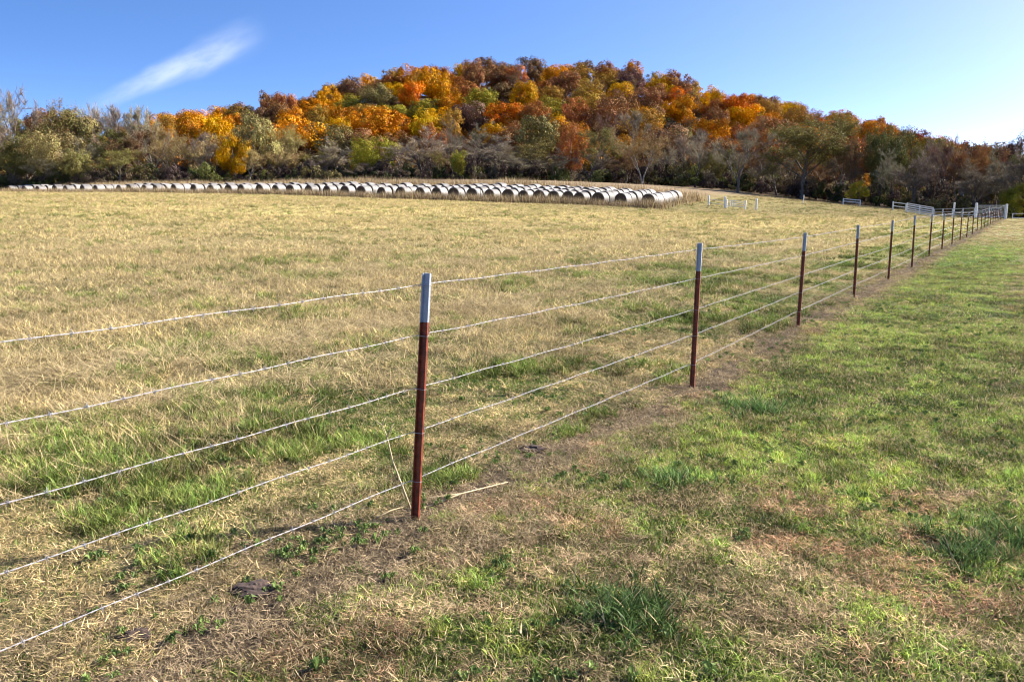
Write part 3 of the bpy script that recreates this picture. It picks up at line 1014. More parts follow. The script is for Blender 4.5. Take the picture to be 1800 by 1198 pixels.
def branch_tree(seed, height, spread, first=0.25, limbs=7, trunk_r=0.22, twigs=2400, leaves=0, leaf=0.12, fork=False, depth=4, up=0.55):
    """trunk with limbs and branches as tubes; crown = fine twigs (and leaves) as narrow faces"""
    r = random.Random(seed); q = np.random.default_rng(seed)
    T = MB(); ends = []

    def grow(p, d, L, rad, lev):
        n = 4; pts = [p]; rs = [rad]; cur = p.copy(); dd = d.copy()
        for i in range(n):
            dd = (dd + Vector((r.gauss(0, .13), r.gauss(0, .13), r.gauss(0, .08) + 0.10 * up))).normalized()
            cur = cur + dd * L / n
            pts.append(cur.copy()); rs.append(rad * (1 - 0.62 * (i + 1) / n))
        T.tube(pts, rs, 6 if lev == 0 else (5 if lev == 1 else 3), cap=False)
        if lev >= depth - 1:
            ends.append((pts, rs)); return
        k = limbs if lev == 0 else r.choice((3, 4, 4))
        for i in range(k):
            f = (first + (1 - first) * (i + r.random()) / k) if lev == 0 else r.uniform(0.3, 1.0)
            j = min(int(f * n), n - 1); fr_ = f * n - j
            base = pts[j].lerp(pts[j + 1], fr_)
            rb = rs[j] * (1 - fr_) + rs[j + 1] * fr_
            az = (i * 2.4 + r.uniform(-.5, .5)) if lev == 0 else r.uniform(0, 6.28)
            ax = (pts[j + 1] - pts[j]).normalized()
            side = Vector((math.cos(az), math.sin(az), 0)); side = (side - ax * side.dot(ax)).normalized()
            a = r.uniform(0.5, 1.0) * spread
            nd = (ax * math.cos(a) + side * math.sin(a)).normalized()
            grow(base, nd, L * r.uniform(0.45, 0.68) * (1.15 - 0.35 * f), max(rb * 0.62, 0.012), lev + 1)
        if lev > 0: ends.append((pts, rs))
    if fork:
        for sx in (-1, 1):
            base = Vector((sx * .1, 0, 0.0)); grow(base, Vector((sx * 0.28, r.uniform(-.1, .1), 1)).normalized(), height * 0.72, trunk_r * .8, 0)
    else:
        grow(Vector((0, 0, -0.3)), Vector((0, 0, 1)), height * 0.72, trunk_r, 0)
    tm = T.mesh('trunk', M_BARK, True)
    # twigs
    V = []; F = []; TT = []; tips = []
    for i in range(twigs):
        pts, rs = r.choice(ends)
        f = r.random() * (len(pts) - 1) * 0.999; j = int(f)
        p = pts[j].lerp(pts[j + 1], f - j)
        ax = (pts[j + 1] - pts[j]).normalized()
        d = (ax * 0.8 + Vector((r.gauss(0, .7), r.gauss(0, .7), r.gauss(0.25, .45)))).normalized()
        L = r.uniform(0.5, 1.5) * height / 14
        m = p + d * L * .5; d2 = (d + Vector((r.gauss(0, .25), r.gauss(0, .25), r.gauss(0.1, .25)))).normalized()
        e = m + d2 * L * .5
        w = Vector((r.gauss(0, 1), r.gauss(0, 1), r.gauss(0, 1))).cross(d).normalized() * r.uniform(.015, .03) * height / 14
        k = len(V); V += [p - w, p + w, m + w * .8, m - w * .8, e]; F += [(k, k + 1, k + 2, k + 3), (k + 3, k + 2, k + 4)]
        TT += [r.uniform(.7, 1.3)] * 5
        tips.append(e); tips.append(m)
    if leaves:
        tp = np.array([tuple(t) for t in tips])
        ci = q.integers(0, len(tp), leaves)
        cen = tp[ci] + q.normal(0, 0.22, (leaves, 3))
        ctr = np.array([0, 0, height * .55])
        nr = (cen - ctr) / (height * .4)
        LV, LF = leaf_cards(cen, leaf * q.uniform(.6, 1.3, leaves), nr, .7, q)
        k = len(V); V = [tuple(v) for v in V] + [tuple(v) for v in LV]; F += [tuple(i + k for i in f) for f in LF]
        TT += list(np.repeat(q.uniform(.7, 1.35, leaves), 4))
    cm = mesh_from('crown', V, F, M_CROWN)
    a_ = cm.attributes.new('tint', 'FLOAT', 'POINT'); a_.data.foreach_set('value', np.array(TT, np.float32))
    return tm, cm


def zmax(me):
    a = np.empty(len(me.vertices) * 3, np.float32); me.vertices.foreach_get('co', a)
    a = a.reshape(-1, 3); return float(np.percentile(a[:, 2], 99.7)), float(np.percentile(np.hypot(a[:, 0], a[:, 1]), 96))


def trunk_mesh(seed, H, rad, crown_z):
    r = random.Random(seed); T = MB()
    pts = [(r.uniform(-.1, .1) * i, r.uniform(-.1, .1) * i, -0.4 + H * 0.8 * i / 5) for i in range(6)]
    T.tube(pts, [rad * (1.25 if i == 0 else 1 - .15 * i) for i in range(6)], 7, cap=False)
    for i in range(6):
        a = i * 1.05 + r.uniform(-.3, .3); z = crown_z * 0.8 + (H * 0.55 - crown_z * .8) * i / 6
        L = r.uniform(2.2, 3.6)
        T.tube([(0, 0, z), (math.cos(a) * L * .5, math.sin(a) * L * .5, z + L * .45), (math.cos(a) * L, math.sin(a) * L, z + L * 1.1)], [rad * .5, rad * .3, rad * .1], 5, cap=False)
    return T.mesh('trunk', M_BARK, True)


PROTO = {}


def add_proto(kind, tm, cm):
    h, w = zmax(cm)
    PROTO.setdefault(kind, []).append((tm, cm, h, w))


for i in range(6):
    add_proto('leafy', trunk_mesh(i, 11, .24, 3.2), crown_mesh('crown', 40 + i, 5.6, 8.6, 3.2, 26 + 3 * i, 8500, 0.19))
for i in range(3):
    add_proto('near_leafy', trunk_mesh(20 + i, 12, .26, 2.4), crown_mesh('crown', 70 + i, 5.2, 10.5, 1.6, 34, 13000, 0.14))
for i in range(4):
    tm, cm = branch_tree(900 + i, 14, 0.75 + .08 * i, 0.22, 9, .30, 4200, 0, up=.8); add_proto('bare', tm, cm)
for i in range(3):
    tm, cm = branch_tree(930 + i, 13, 0.85, 0.25, 8, .24, 2600, 5200, .12, up=.6); add_proto('sparse', tm, cm)
tm, cm = branch_tree(951, 13, 0.9, 0.3, 7, .26, 2600, 5600, .12, fork=True, up=.6); add_proto('forked', tm, cm)
tm, cm = branch_tree(955, 13, 1.15, 0.34, 11, .34, 3600, 10500, .12, up=.35); add_proto('oak', tm, cm)

COL = {
    'orange': (0.46, 0.20, 0.03), 'bright orange': (0.54, 0.18, 0.035), 'gold': (0.54, 0.29, 0.03), 'yellow': (0.56, 0.34, 0.035), 'yellow green': (0.27, 0.23, 0.04),
    'rust': (0.30, 0.125, 0.045), 'russet': (0.24, 0.125, 0.06), 'red': (0.27, 0.07, 0.04), 'brown': (0.18, 0.11, 0.06), 'olive': (0.19, 0.16, 0.065), 'pale olive': (0.29, 0.25, 0.11),
    'dark green': (0.055, 0.07, 0.03), 'plum': (0.16, 0.095, 0.075), 'grey': (0.28, 0.235, 0.185), 'dark grey': (0.19, 0.16, 0.125), 'tan': (0.30, 0.21, 0.11),
    'copper': (0.38, 0.15, 0.065), 'dark olive': (0.11, 0.10, 0.04), 'bronze': (0.33, 0.20, 0.05)}

TREES = []   # (root, px, kind, colour, zone, height)
vr = random.Random(3)


def plant(kind, x, y, H, Wd, colour, zone, pi=None, pale=False, zoff=0.0):
    tm, cm, h, w = vr.choice(PROTO[kind]) if pi is None else PROTO[kind][pi]
    root = bpy.data.objects.new('tree', None); link(root)
    root.location = (x, y, tz(x, y) + zoff)
    root.rotation_euler = (0, 0, vr.uniform(0, 6.28))
    t = obj('trunk', tm, root); c = obj('crown', cm, root)
    sz = H / h; sx = (Wd / 2) / w if Wd else sz * vr.uniform(.85, 1.15)
    root.scale = (sx, sx, sz)
    cc = COL[colour]; k = vr.uniform(.86, 1.14)
    c.color = (cc[0] * k * 1.1, cc[1] * k * 1.1 * vr.uniform(.92, 1.08), cc[2] * k, 1)
    if pale:
        t.material_slots[0].link = 'OBJECT'; t.material_slots[0].material = M_BARK_PALE
    px = 900 + FPX * x / (y * math.cos(PITCH) - 0)
    TREES.append([root, px, kind, colour, zone, H, y])
    return root


def plant_px(kind, px, ytop, wpx, Y, colour, zone, **kw):
    top = at(px, ytop, Y)
    H = top.z - tz(top.x, Y)
    plant(kind, top.x, Y, H, wpx / FPX * Y if wpx else None, colour, zone, **kw)


# the line of trees at the foot of the hill, read from left to right
LINE = [
    ('bare', -30, 165, 110, 172, 'grey'), ('bare', 25, 152, 110, 178, 'grey'), ('sparse', 75, 176, 90, 184, 'brown'), ('near_leafy', 118, 190, 92, 180, 'olive'),
    ('near_leafy', 40, 232, 100, 170, 'olive'), ('near_leafy', 88, 226, 105, 166, 'pale olive'), ('near_leafy', 132, 262, 54, 162, 'olive'), ('sparse', 10, 262, 90, 163, 'dark olive'),
    ('bare', 165, 180, 56, 186, 'grey'), ('bare', 205, 184, 70, 184, 'grey'), ('bare', 238, 186, 60, 186, 'grey'), ('bare', 272, 190, 56, 188, 'grey'),
    ('sparse', 190, 228, 90, 172, 'dark olive'), ('sparse', 240, 226, 90, 172, 'brown'), ('bare', 285, 222, 90, 174, 'tan'), ('forked', 322, 238, 100, 168, 'tan'),
    ('leafy', 345, 196, 84, 196, 'orange'), ('leafy', 375, 205, 60, 192, 'gold'), ('sparse', 370, 245, 70, 170, 'grey'), ('near_leafy', 408, 236, 62, 172, 'gold'),
    ('near_leafy', 440, 196, 96, 178, 'pale olive'), ('sparse', 497, 216, 86, 178, 'pale olive'), ('sparse', 432, 262, 80, 166, 'tan'), ('sparse', 480, 262, 90, 166, 'tan'),
    ('leafy', 535, 206, 100, 192, 'orange'), ('sparse', 545, 262, 90, 168, 'olive'), ('bare', 590, 242, 90, 168, 'grey'), ('near_leafy', 655, 238, 92, 165, 'yellow green'),
    ('bare', 700, 250, 80, 170, 'grey'), ('bare', 742, 226, 120, 166, 'grey'), ('sparse', 772, 262, 86, 162, 'olive'), ('near_leafy', 806, 264, 34, 158, 'yellow green'),
    ('bare', 830, 246, 90, 165, 'dark grey'), ('bare', 872, 240, 100, 164, 'grey'), ('sparse', 930, 250, 96, 160, 'olive'), ('near_leafy', 1005, 220, 56, 168, 'copper'),
    ('bare', 975, 262, 80, 160, 'dark grey'), ('sparse', 1058, 226, 90, 160, 'olive'), ('forked', 1132, 224, 104, 148, 'tan'), ('bare', 1100, 262, 80, 154, 'brown'),
    ('bare', 1195, 240, 80, 152, 'dark grey'), ('bare', 1225, 236, 80, 150, 'grey'), ('near_leafy', 1252, 262, 44, 148, 'olive'), ('bare', 1302, 226, 110, 132, 'dark grey'),
    ('bare', 1352, 240, 90, 146, 'brown'), ('oak', 1418, 206, 165, 136, 'olive'), ('bare', 1370, 268, 90, 140, 'dark grey'), ('sparse', 1480, 252, 80, 140, 'dark grey'),
    ('sparse', 1512, 240, 76, 136, 'brown'), ('near_leafy', 1556, 219, 70, 136, 'dark olive'), ('near_leafy', 1592, 224, 66, 140, 'olive'), ('bare', 1575, 262, 70, 128, 'dark grey'),
    ('bare', 1640, 240, 80, 130, 'dark grey'), ('bare', 1668, 250, 70, 126, 'plum'), ('bare', 1700, 242, 90, 126, 'russet'), ('sparse', 1738, 250, 80, 128, 'russet'),
    ('bare', 1765, 262, 80, 118, 'dark grey'), ('near_leafy', 1792, 236, 60, 130, 'plum'), ('bare', 1805, 262, 110, 112, 'dark grey'), ('near_leafy', 1840, 250, 100, 112, 'dark olive'),
    ('sparse', 1455, 262, 90, 150, 'dark olive'), ('bare', 1400, 250, 110, 150, 'dark grey'), ('bare', 1440, 275, 90, 144, 'brown'), ('sparse', 1535, 262, 90, 142, 'brown'), ('bare', 1600, 250, 90, 140, 'dark grey'),
    ('sparse', 1660, 262, 90, 138, 'dark grey'), ('sparse', 1710, 262, 90, 136, 'dark olive'), ('near_leafy', 1760, 268, 90, 134, 'dark olive'), ('bare', 1820, 240, 110, 128, 'dark grey'), ('sparse', 1270, 262, 90, 154, 'dark olive'), ('bare', 1170, 262, 90, 160, 'grey'),
    ('bare', 915, 268, 80, 156, 'grey'), ('bare', 1035, 268, 80, 156, 'dark grey'), ('bare', 640, 285, 80, 160, 'dark grey'), ('bare', 560, 278, 80, 164, 'grey'), ('bare', 150, 240, 100, 168, 'dark grey'), ('bare', 60, 270, 100, 160, 'dark grey'), ('sparse', 205, 262, 90, 164, 'olive'),
    ('bare', 1615, 268, 80, 124, 'dark grey'), ('bare', 1720, 280, 90, 116, 'dark grey'), ('near_leafy', 1790, 322, 60, 108, 'yellow green'), ('near_leafy', 1511, 318, 40, 128, 'yellow green'),
]
for L_ in LINE:
    plant_px(L_[0], L_[1], L_[2], L_[3], L_[4], L_[5], 'line', pale=(L_[1] in (432, 1132, 1480, 1700)))

# trees on the hill
PAL = ['orange'] * 9 + ['gold'] * 8 + ['yellow'] * 2 + ['rust'] * 5 + ['russet'] * 6 + ['bright orange'] * 2 + ['red'] * 1 + ['brown'] * 5 + ['olive'] * 2 + ['yellow green'] * 2 + ['bronze'] * 8 + ['plum'] * 1 + ['copper'] * 3
for row, Y in enumerate((188, 204, 220, 236, 252, 268, 284, 300, 316, 332)):
    step = 9.9
    nx = int(2 * 0.70 * Y / step)
    for i in range(nx + 1):
        x = -0.70 * Y + i * step + (row % 2) * step / 2 + vr.uniform(-2.2, 2.2)
        y = Y + vr.uniform(-4, 4)
        px = 900 + 1400 * x / y
        if px < -60 or px > 1870: continue
        rg = float(ridge(x * 335 / min(max(y, 180), 335)))
        if rg < 16.5 and Y < 300 and row % 2: continue
        if px < 300 and Y > 204 and Y < 316: continue
        ci = vr.choice(PAL)
        low = row < 2
        if low: ci = vr.choice(['brown', 'russet', 'olive', 'rust', 'grey', 'brown', 'orange', 'dark grey', 'gold'])
        if px < 300: ci = vr.choice(['brown', 'grey', 'russet', 'olive'])
        kind = 'leafy'
        if ci in ('grey', 'dark grey') or (ci == 'brown' and vr.random() < .4) or (ci == 'plum' and vr.random() < .5): kind = 'bare'
        plant(kind, x, y, vr.choice((9, 10, 11, 12, 13, 14)) * vr.uniform(.9, 1.05), vr.uniform(8, 14), ci, 'hill')


# labels built from what one sees: colour, kind, place on the hill or in the line
def zone_x(px):
    cuts = [(-999, 'left of the bales'), (90, 'above the leftmost bales'), (250, 'above the left bales'), (400, 'left of the hill'), (520, 'on the left shoulder'), (640, 'left of the summit'),
            (760, 'just left of the summit'), (860, 'under the summit'), (940, 'just right of the summit'), (1040, 'above the right bales'), (1130, 'above the last bale'), (1220, 'right of the last bale'),
            (1300, 'above the small white gate'), (1400, 'above the broad oak'), (1500, 'right of the broad oak'), (1600, 'above the white panel'), (1700, 'above the mesh gate'), (1775, 'at the right edge')]
    r_ = cuts[0][1]
    for a, b in cuts:
        if px >= a: r_ = b
    return r_


def label_trees():
    kn = {'leafy': 'round', 'near_leafy': 'bushy', 'bare': 'bare twiggy', 'sparse': 'thin leaved', 'forked': 'fork trunked', 'oak': 'broad spreading'}
    out = {}
    for t in TREES:
        root, px, kind, colour, zone, H, y = t
        if zone == 'line':
            base = '%s %s tree at hill foot, %s' % (kn[kind], colour, zone_x(px)) if kind != 'oak' else 'broad spreading olive oak, widest crown in the line of trees'
        else:
            hz = 'foot' if y < 212 else ('lower slope' if y < 244 else ('middle slope' if y < 276 else ('upper slope' if y < 308 else 'crest')))
            base = '%s %s tree on the %s, %s' % (colour, kn[kind], hz, zone_x(px))
        out.setdefault(base, []).append(t)
    for base, ts in out.items():
        if len(base.split()) > 14: print('LONG', base)
        if len(ts) == 1:
            ts[0][0]['label'] = base
        else:
            ts.sort(key=lambda q: q[1])
            nm = {2: ['left one', 'right one'], 3: ['left one', 'middle one', 'right one'], 4: ['leftmost', 'second from left', 'third from left', 'rightmost']}.get(len(ts))
            for i, t in enumerate(ts):
                t[0]['label'] = base + (', ' + nm[i] if nm else ', %s from left' % ordinal(i))
    for t in TREES:
        t[0]['category'] = 'tree'
        t[0]['group'] = 'autumn trees covering the hill' if t[4] == 'hill' else 'trees lining the foot of the hill'


label_trees()


# undergrowth along the foot of the trees
def build_undergrowth():
    protos = []
    for i in range(4):
        me = crown_mesh('thicket', 800 + i, 1.5, 2.2, -0.1, 9, 900, 0.10); protos.append(me)
        me.materials.clear(); me.materials.append(M_GRASS)
        d = me.attributes.new('dry', 'FLOAT', 'POINT')
    xs = []; ys = []
    for k in range(900):
        px = rng.uniform(-80, 1880)
        base = np.interp(px, [-80, 300, 1150, 1250, 1500, 1600, 1900], [160, 160, 150, 142, 132, 118, 106])
        Y = base + rng.uniform(0, 34)
        xs.append((px - 900) / 1400 * Y); ys.append(Y)
    x = np.array(xs); y = np.array(ys); n = len(x)
    pal = np.array([[.14, .11, .07], [.19, .14, .085], [.06, .07, .025], [.16, .13, .05], [.09, .06, .05], [.12, .13, .035], [.07, .05, .04]])
    col = pal[rng.integers(0, len(pal), n)]
    S = rng.uniform(.6, 1.7, n)
    scatter('undergrowth', protos, np.stack([x, y, terrain(x, y)], -1), rng.integers(0, 4, n), rng.uniform(0, 6.28, n), rng.normal(0, .05, (n, 2)),
            np.stack([S, S, S * rng.uniform(.7, 1.5, n)], -1), col, 'dark brushy undergrowth below the trees')


build_undergrowth()


def build_hill_brush():
    protos = []
    for i in range(4):
        me = crown_mesh('thicket', 850 + i, 3.0, 5.0, -0.5, 12, 1500, 0.19)
        me.materials.clear(); me.materials.append(M_GRASS); me.attributes.new('dry', 'FLOAT', 'POINT')
        protos.append(me)
    y = rng.uniform(182, 344, 1100); x = rng.uniform(-0.72, 0.72, 1100) * y
    pal = np.array([COL[k] for k in ('brown', 'russet', 'orange', 'bronze', 'olive', 'rust', 'brown', 'dark olive', 'gold')]) * .85
    n = len(x); S = rng.uniform(.6, 1.35, n)
    scatter('hill_brush', protos, np.stack([x, y, terrain(x, y)], -1), rng.integers(0, 4, n), rng.uniform(0, 6.28, n), rng.normal(0, .05, (n, 2)),
            np.stack([S, S, S * rng.uniform(.8, 1.3, n)], -1), pal[rng.integers(0, len(pal), n)], 'brown and gold young growth filling between the hill trees')


build_hill_brush()


# ------------------------------------------------------------ white gates and rails beyond the field
def white_post(px, ytop, Y, w, label, cat='post', name='fence_post', group='white posts beyond the field', mat=None, rnd=True):
    p = at(px, ytop, Y); z = tz(p.x, Y); H = p.z - z
    mb = MB(); m = mat or M_WHITE
    mb.tube([(0, 0, -.3), (0, 0, H * .5), (0, 0, H - .03)], [w / 2 * 1.04, w / 2, w / 2 * .97], 10)
    root = mb.build(name, m, None, (p.x, Y, z))
    c = MB(); c.tube([(0, 0, H - .0295), (0, 0, H - .005), (0, 0, H + .02)], [w / 2 * 1.12, w / 2 * 1.1, w / 2 * .5], 10)
    c.build('cap', m, root)
    tag(root, label, cat, group)
    return p.x, Y, z, H


def rails(name, label, cat, a, b, zs, r, mat, uprights=(), hframe=False, group=None, board=False):
    """rail fence or gate leaf from ground point a to b; zs heights; each rail a part"""
    ax, ay = a; bx, by = b
    L = math.hypot(bx - ax, by - ay); ang = math.atan2(by - ay, bx - ax)
    z0 = tz(ax, ay); z1 = tz(bx, by)
    root = link(bpy.data.objects.new(name, None)); root.location = (ax, ay, z0); root.rotation_euler = (0, 0, ang)
    tag(root, label, cat, group)
    sl = (z1 - z0) / L
    for z in zs:
        mb = MB()
        if board:
            mb.box((0, -.02, z - r), (L, .02, z + r)); mb.v = [(v[0], v[1], v[2] + sl * v[0]) for v in mb.v]
        else:
            mb.tube([(0, 0, z), (L, 0, z + sl * L)], r, 6)
        mb.build('rail', mat, root)
    for u, w, h in uprights:
        mb = MB(); xx = u * L
        mb.box((xx - w / 2, -.055, (zs[0] if hframe else -.1) + sl * xx), (xx + w / 2, .055, h + sl * xx))
        mb.build('upright', mat, root)
    return root, L, sl


def gx(px, Y): return ((px - 900) / 1400 * (Y * math.cos(PITCH)) * 1.0 + (px - 900) / 1400 * 0.17 * 0.5)


def build_gates():
    gl = at(1717, 357, 84); gr = at(1769, 359, 84)
    white_post(1717, 357, 84, .24, 'thick white post at the left side of the wire mesh gate')
    white_post(1770, 359, 84, .24, 'thick white post where the wire fence ends, right of the mesh gate')
    white_post(1678, 356, 96, .20, 'tall white post rising above the low pipe rails')
    # mesh gate
    x0, x1 = gl.x + .14, gr.x - .14
    L = x1 - x0
    root = link(bpy.data.objects.new('mesh_gate', None)); root.location = (x0, 84, tz(x0, 84))
    tag(root, 'metal gate of pipe frame and wire mesh between two thick white posts', 'gate')
    fr = MB()
    for z in (.18, 1.36): fr.tube([(0, 0, z), (L, 0, z)], .028, 6)
    for x in (0, L * .45, L): fr.tube([(x, 0, .18), (x, 0, 1.36)], .026, 6)
    fr.build('frame', M_TUBE, root)
    me = MB()
    for i in range(1, 20): me.tube([(L * i / 20, .03, .18), (L * i / 20, .03, 1.36)], .006, 3)
    for i in range(1, 9): me.tube([(0, .036, .18 + 1.18 * i / 9), (L, .036, .18 + 1.18 * i / 9)], .006, 3)
    me.build('wire_mesh', M_TUBE, root)
    ch = MB()
    for i in range(5): ch.tube([(L - .25 + .05 * i, -.05, 1.38 - .03 * abs(i - 2)), (L - .2 + .05 * i, -.05, 1.30)], .018, 5)
    ch.build('latch_chain', M_WHITE, root)
    # pipe rails left of the mesh gate
    a = at(1643, 360, 103); b = at(1714, 360, 86)
    rails('pipe_fence', 'low pipe rail fence between the white panel and the mesh gate', 'fence', (a.x, a.y), (b.x, b.y), (.35, .72, 1.05), .035, M_TUBE,
          [(i / 4, .07, 1.1) for i in range(5)])
    a = at(1595, 358, 110); b = at(1641, 358, 104)
    rails('panel_gate', 'bright white livestock panel with five boards', 'gate', (a.x, a.y), (b.x, b.y), (.2, .46, .72, .98, 1.2), .06, M_WHITE, [(0, .09, 1.28), (.5, .07, 1.25), (1, .09, 1.28)], board=True)
    a = at(1570, 358, 113); b = at(1594, 358, 110.3)
    rails('board_fence', 'short white fence of two rails left of the livestock panel', 'fence', (a.x, a.y), (b.x, b.y), (.62, 1.1), .05, M_WHITE, [(0, .16, 1.25), (.96, .12, 1.2)], board=True)
    a = at(1482, 358, 124); b = at(1512, 358, 124)
    rails('board_fence', 'lone white rail on short posts below the thin trees', 'fence', (a.x, a.y), (b.x, b.y), (.55, .9), .06, M_WHITE, [(0, .14, 1.0), (1, .14, .95)], board=True)
    a = at(1780, 378, 92); b = at(1850, 378, 92)
    rails('pipe_fence', 'thin dark pipe rail in the shade right of the mesh gate', 'fence', (a.x, a.y), (b.x, b.y), (.5, 1.0), .03, M_TUBE, [(i / 3, .06, 1.05) for i in range(4)])
    # the small gate right of the bales
    white_post(1246, 344, 95, .20, 'white post standing alone left of the small gate')
    white_post(1275, 346, 92, .20, 'white post hinging the small barred gate')
    white_post(1330, 349, 90, .20, 'white post standing alone right of the small gate')
    white_post(1413, 343, 113, .12, 'slim white marker post on the grass below the broad oak')
    a = at(1278, 350, 92); b = at(1311, 350, 90.5)
    r_, L, sl = rails('small_gate', 'small pale barred gate right of the last bales', 'gate', (a.x, a.y), (b.x, b.y), (.25, .45, .65, .85), .03, M_WHITE, [(0, .06, .95), (1, .12, 1.0)])
    for u in (.18, .3, .42):
        mb = MB(); mb.tube([(u * L, .05, .2), (u * L, .05, .92)], .03, 5); mb.build('bar', M_WHITE, r_)
    a = at(1246, 350, 95); b = at(1275, 350, 92)
    rails('pipe_fence', 'two pale wires strung between the posts left of the small gate', 'fence', (a.x, a.y), (b.x, b.y), (.35, .75), .025, M_TUBE, [])
    # thin dark post in the dry grass before the bales
    p = at(846, 334, 104)
    mb = MB(); H = 1.5
    mb.tube([(0, 0, -.2), (0, 0, H)], .045, 6)
    tag(mb.build('fence_post', M_BARK, None, (p.x, p.y - 2, tz(p.x, p.y - 2))), 'thin dark post in the dry grass before the bales', 'post')


build_gates()


# ------------------------------------------------------------ stalks and clods by the first post
def stalk(pts, r, label, forks=()):
    """pts = (x, y, height above ground)"""
    W = [Vector((x, y, tz(x, y) + h)) for x, y, h in pts]
    mb = MB(); o = W[0].copy()
    mb.tube([w - o for w in W], [r * (1 - .6 * i / (len(W) - 1)) for i in range(len(W))], 6)
    for i, dv in forks:
        mb.tube([W[i] - o, W[i] - o + Vector(dv) * .5, W[i] - o + Vector(dv) * 1.0 + Vector((0, 0, -.01))], [r * .6, r * .5, r * .2], 5)
    root = mb.build('dry_stalk', M_STALK, None, o, smooth=True)
    tag(root, label, 'stalk')
    return root


def build_stalks():
    x, y = gp(722, 893)
    stalk([(x, y, 0), (x - .045, y + .02, .12), (x - .10, y + .04, .26), (x - .13, y + .05, .40), (x - .155, y + .05, .47), (x - .20, y + .04, .505)], .006,
          'bent dry weed stalk leaning beside the nearest fence post', [(1, (-.02, -.03, .08)), (3, (.04, 0, .09)), (4, (.02, .02, .05))])
    ax, ay = gp(752, 892); bx, by = gp(892, 845)
    stalk([(ax, ay, .012), (ax * .6 + bx * .4, ay * .6 + by * .4 + .01, .03), (bx, by, .02)], .0065, 'straight pale straw stem lying right of the nearest post', [(0, (-.14, -.035, 0)), (1, (-.3, -.085, -.01))])
    ax, ay = gp(662, 912); bx, by = gp(712, 893)
    stalk([(ax, ay, .01), ((ax + bx) / 2, (ay + by) / 2, .02), (bx, by, .015)], .005, 'short pale stem lying left of the nearest post foot')
    # clods of turned soil
    m = simple_mat('soil_clod', (0.07, 0.045, 0.035), .95, var=.5, scale=40, bump=.6)
    for k, (px, py, r_, lb) in enumerate(((450, 1038, .07, 'dark clod of soil in the dead grass, largest near the lower left'), (240, 1122, .05, 'dark clod of soil nearest the lowest wire at the lower left'), (936, 782, .06, 'dark clod of soil in the thatch between the first two posts'))):
        x, y = gp(px, py)
        bm = bmesh.new(); bmesh.ops.create_icosphere(bm, subdivisions=4, radius=r_)
        for v in bm.verts:
            q = v.co.normalized()
            n_ = vnoise(q.x * 3 + 5 + k, q.y * 3 + q.z * 2.3 + 9, 1.0, k) - .5 + .5 * (vnoise(q.x * 11 + 3, q.y * 9 + q.z * 8, 1.0, k + 4) - .5)
            v.co = v.co * (1 + .55 * float(n_)); v.co.z *= .5; v.co.x *= 1.5
        me = bpy.data.meshes.new('soil_clod'); bm.to_mesh(me); bm.free(); me.materials.append(m)
        tag(obj('soil_clod', me, None, (x, y, tz(x, y) + .005)), lb, 'clod')


build_stalks()


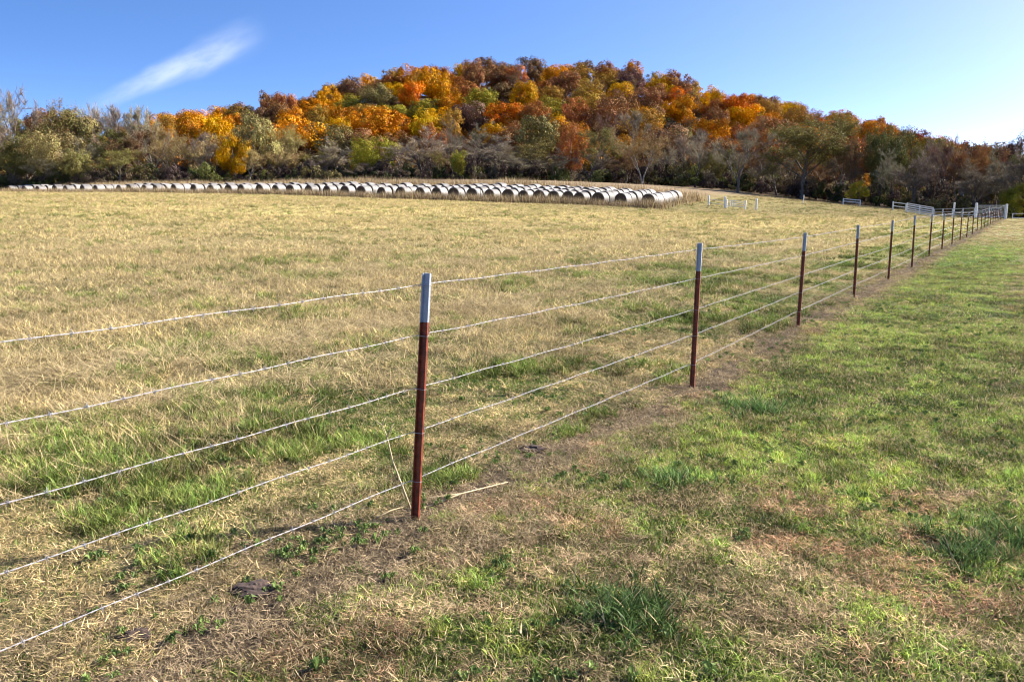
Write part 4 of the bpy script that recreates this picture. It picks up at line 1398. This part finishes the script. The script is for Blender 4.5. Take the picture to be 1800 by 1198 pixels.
# ------------------------------------------------------------ sky colours and the streak of cirrus (far beyond everything, in the world)
def build_sky():
    n = nt
    gen = tc.outputs['Generated']
    sep = N(n, 'ShaderNodeSeparateXYZ'); n.links.new(gen, sep.inputs[0])
    # look the sky model up a little higher than the direction itself: a deeper, drier autumn sky
    cmb = N(n, 'ShaderNodeCombineXYZ')
    n.links.new(sep.outputs[0], cmb.inputs[0]); n.links.new(sep.outputs[1], cmb.inputs[1])
    n.links.new(math_n(n, 'ADD', math_n(n, 'MULTIPLY', sep.outputs[2], 2.7), 0.0), cmb.inputs[2])
    nrm = N(n, 'ShaderNodeVectorMath', operation='NORMALIZE'); n.links.new(cmb.outputs[0], nrm.inputs[0])
    n.links.new(nrm.outputs[0], sky.inputs['Vector'])
    hs = N(n, 'ShaderNodeHueSaturation'); hs.inputs['Saturation'].default_value = 1.25; hs.inputs['Value'].default_value = 1.18
    n.links.new(sky.outputs[0], hs.inputs['Color'])
    # cirrus: tangent plane coordinates u = x/y, v = z/y
    u = math_n(n, 'DIVIDE', sep.outputs[0], math_n(n, 'MAXIMUM', sep.outputs[1], .01)); v = math_n(n, 'DIVIDE', sep.outputs[2], math_n(n, 'MAXIMUM', sep.outputs[1], .01))
    a = pix_ray(180, 178); b = pix_ray(412, 76)
    A = (a.x / a.y, a.z / a.y); B = (b.x / b.y, b.z / b.y)
    dx, dy = B[0] - A[0], B[1] - A[1]; L = math.hypot(dx, dy); dx /= L; dy /= L
    du = math_n(n, 'SUBTRACT', u, A[0]); dv = math_n(n, 'SUBTRACT', v, A[1])
    al = math_n(n, 'DIVIDE', math_n(n, 'ADD', math_n(n, 'MULTIPLY', du, dx), math_n(n, 'MULTIPLY', dv, dy)), L)
    ac = math_n(n, 'DIVIDE', math_n(n, 'ADD', math_n(n, 'MULTIPLY', du, -dy), math_n(n, 'MULTIPLY', dv, dx)), L)
    cv = N(n, 'ShaderNodeCombineXYZ'); n.links.new(math_n(n, 'MULTIPLY', al, 3.0), cv.inputs[0]); n.links.new(math_n(n, 'MULTIPLY', ac, 9.0), cv.inputs[1])
    nz = noise(n, cv.outputs[0], 1.0, 7, .6)
    wn = noise(n, cv.outputs[0], .6, 2)
    ac2 = math_n(n, 'ADD', ac, math_n(n, 'MULTIPLY', math_n(n, 'SUBTRACT', wn.outputs[0], .5), .12))
    wid = maprange(n, al, 0, 1, .05, .125, False)
    cross = maprange(n, math_n(n, 'DIVIDE', math_n(n, 'ABSOLUTE', ac2), wid), 0, 1.25, 1, 0)
    along = math_n(n, 'MULTIPLY', maprange(n, al, -.3, .6), maprange(n, al, .75, 1.3, 1, 0))
    fac = math_n(n, 'MULTIPLY', math_n(n, 'MULTIPLY', cross, along), maprange(n, nz.outputs[0], .25, .7, .4, 1.0), True)
    base = mixrgb(n, hs.outputs[0], (0.98, 0.93, 1.07), 1.0, 'MULTIPLY')
    c = mixrgb(n, base, (5.2, 5.6, 6.3), math_n(n, 'MULTIPLY', fac, .5))
    n.links.new(c, w_bg.inputs[0])


build_sky()
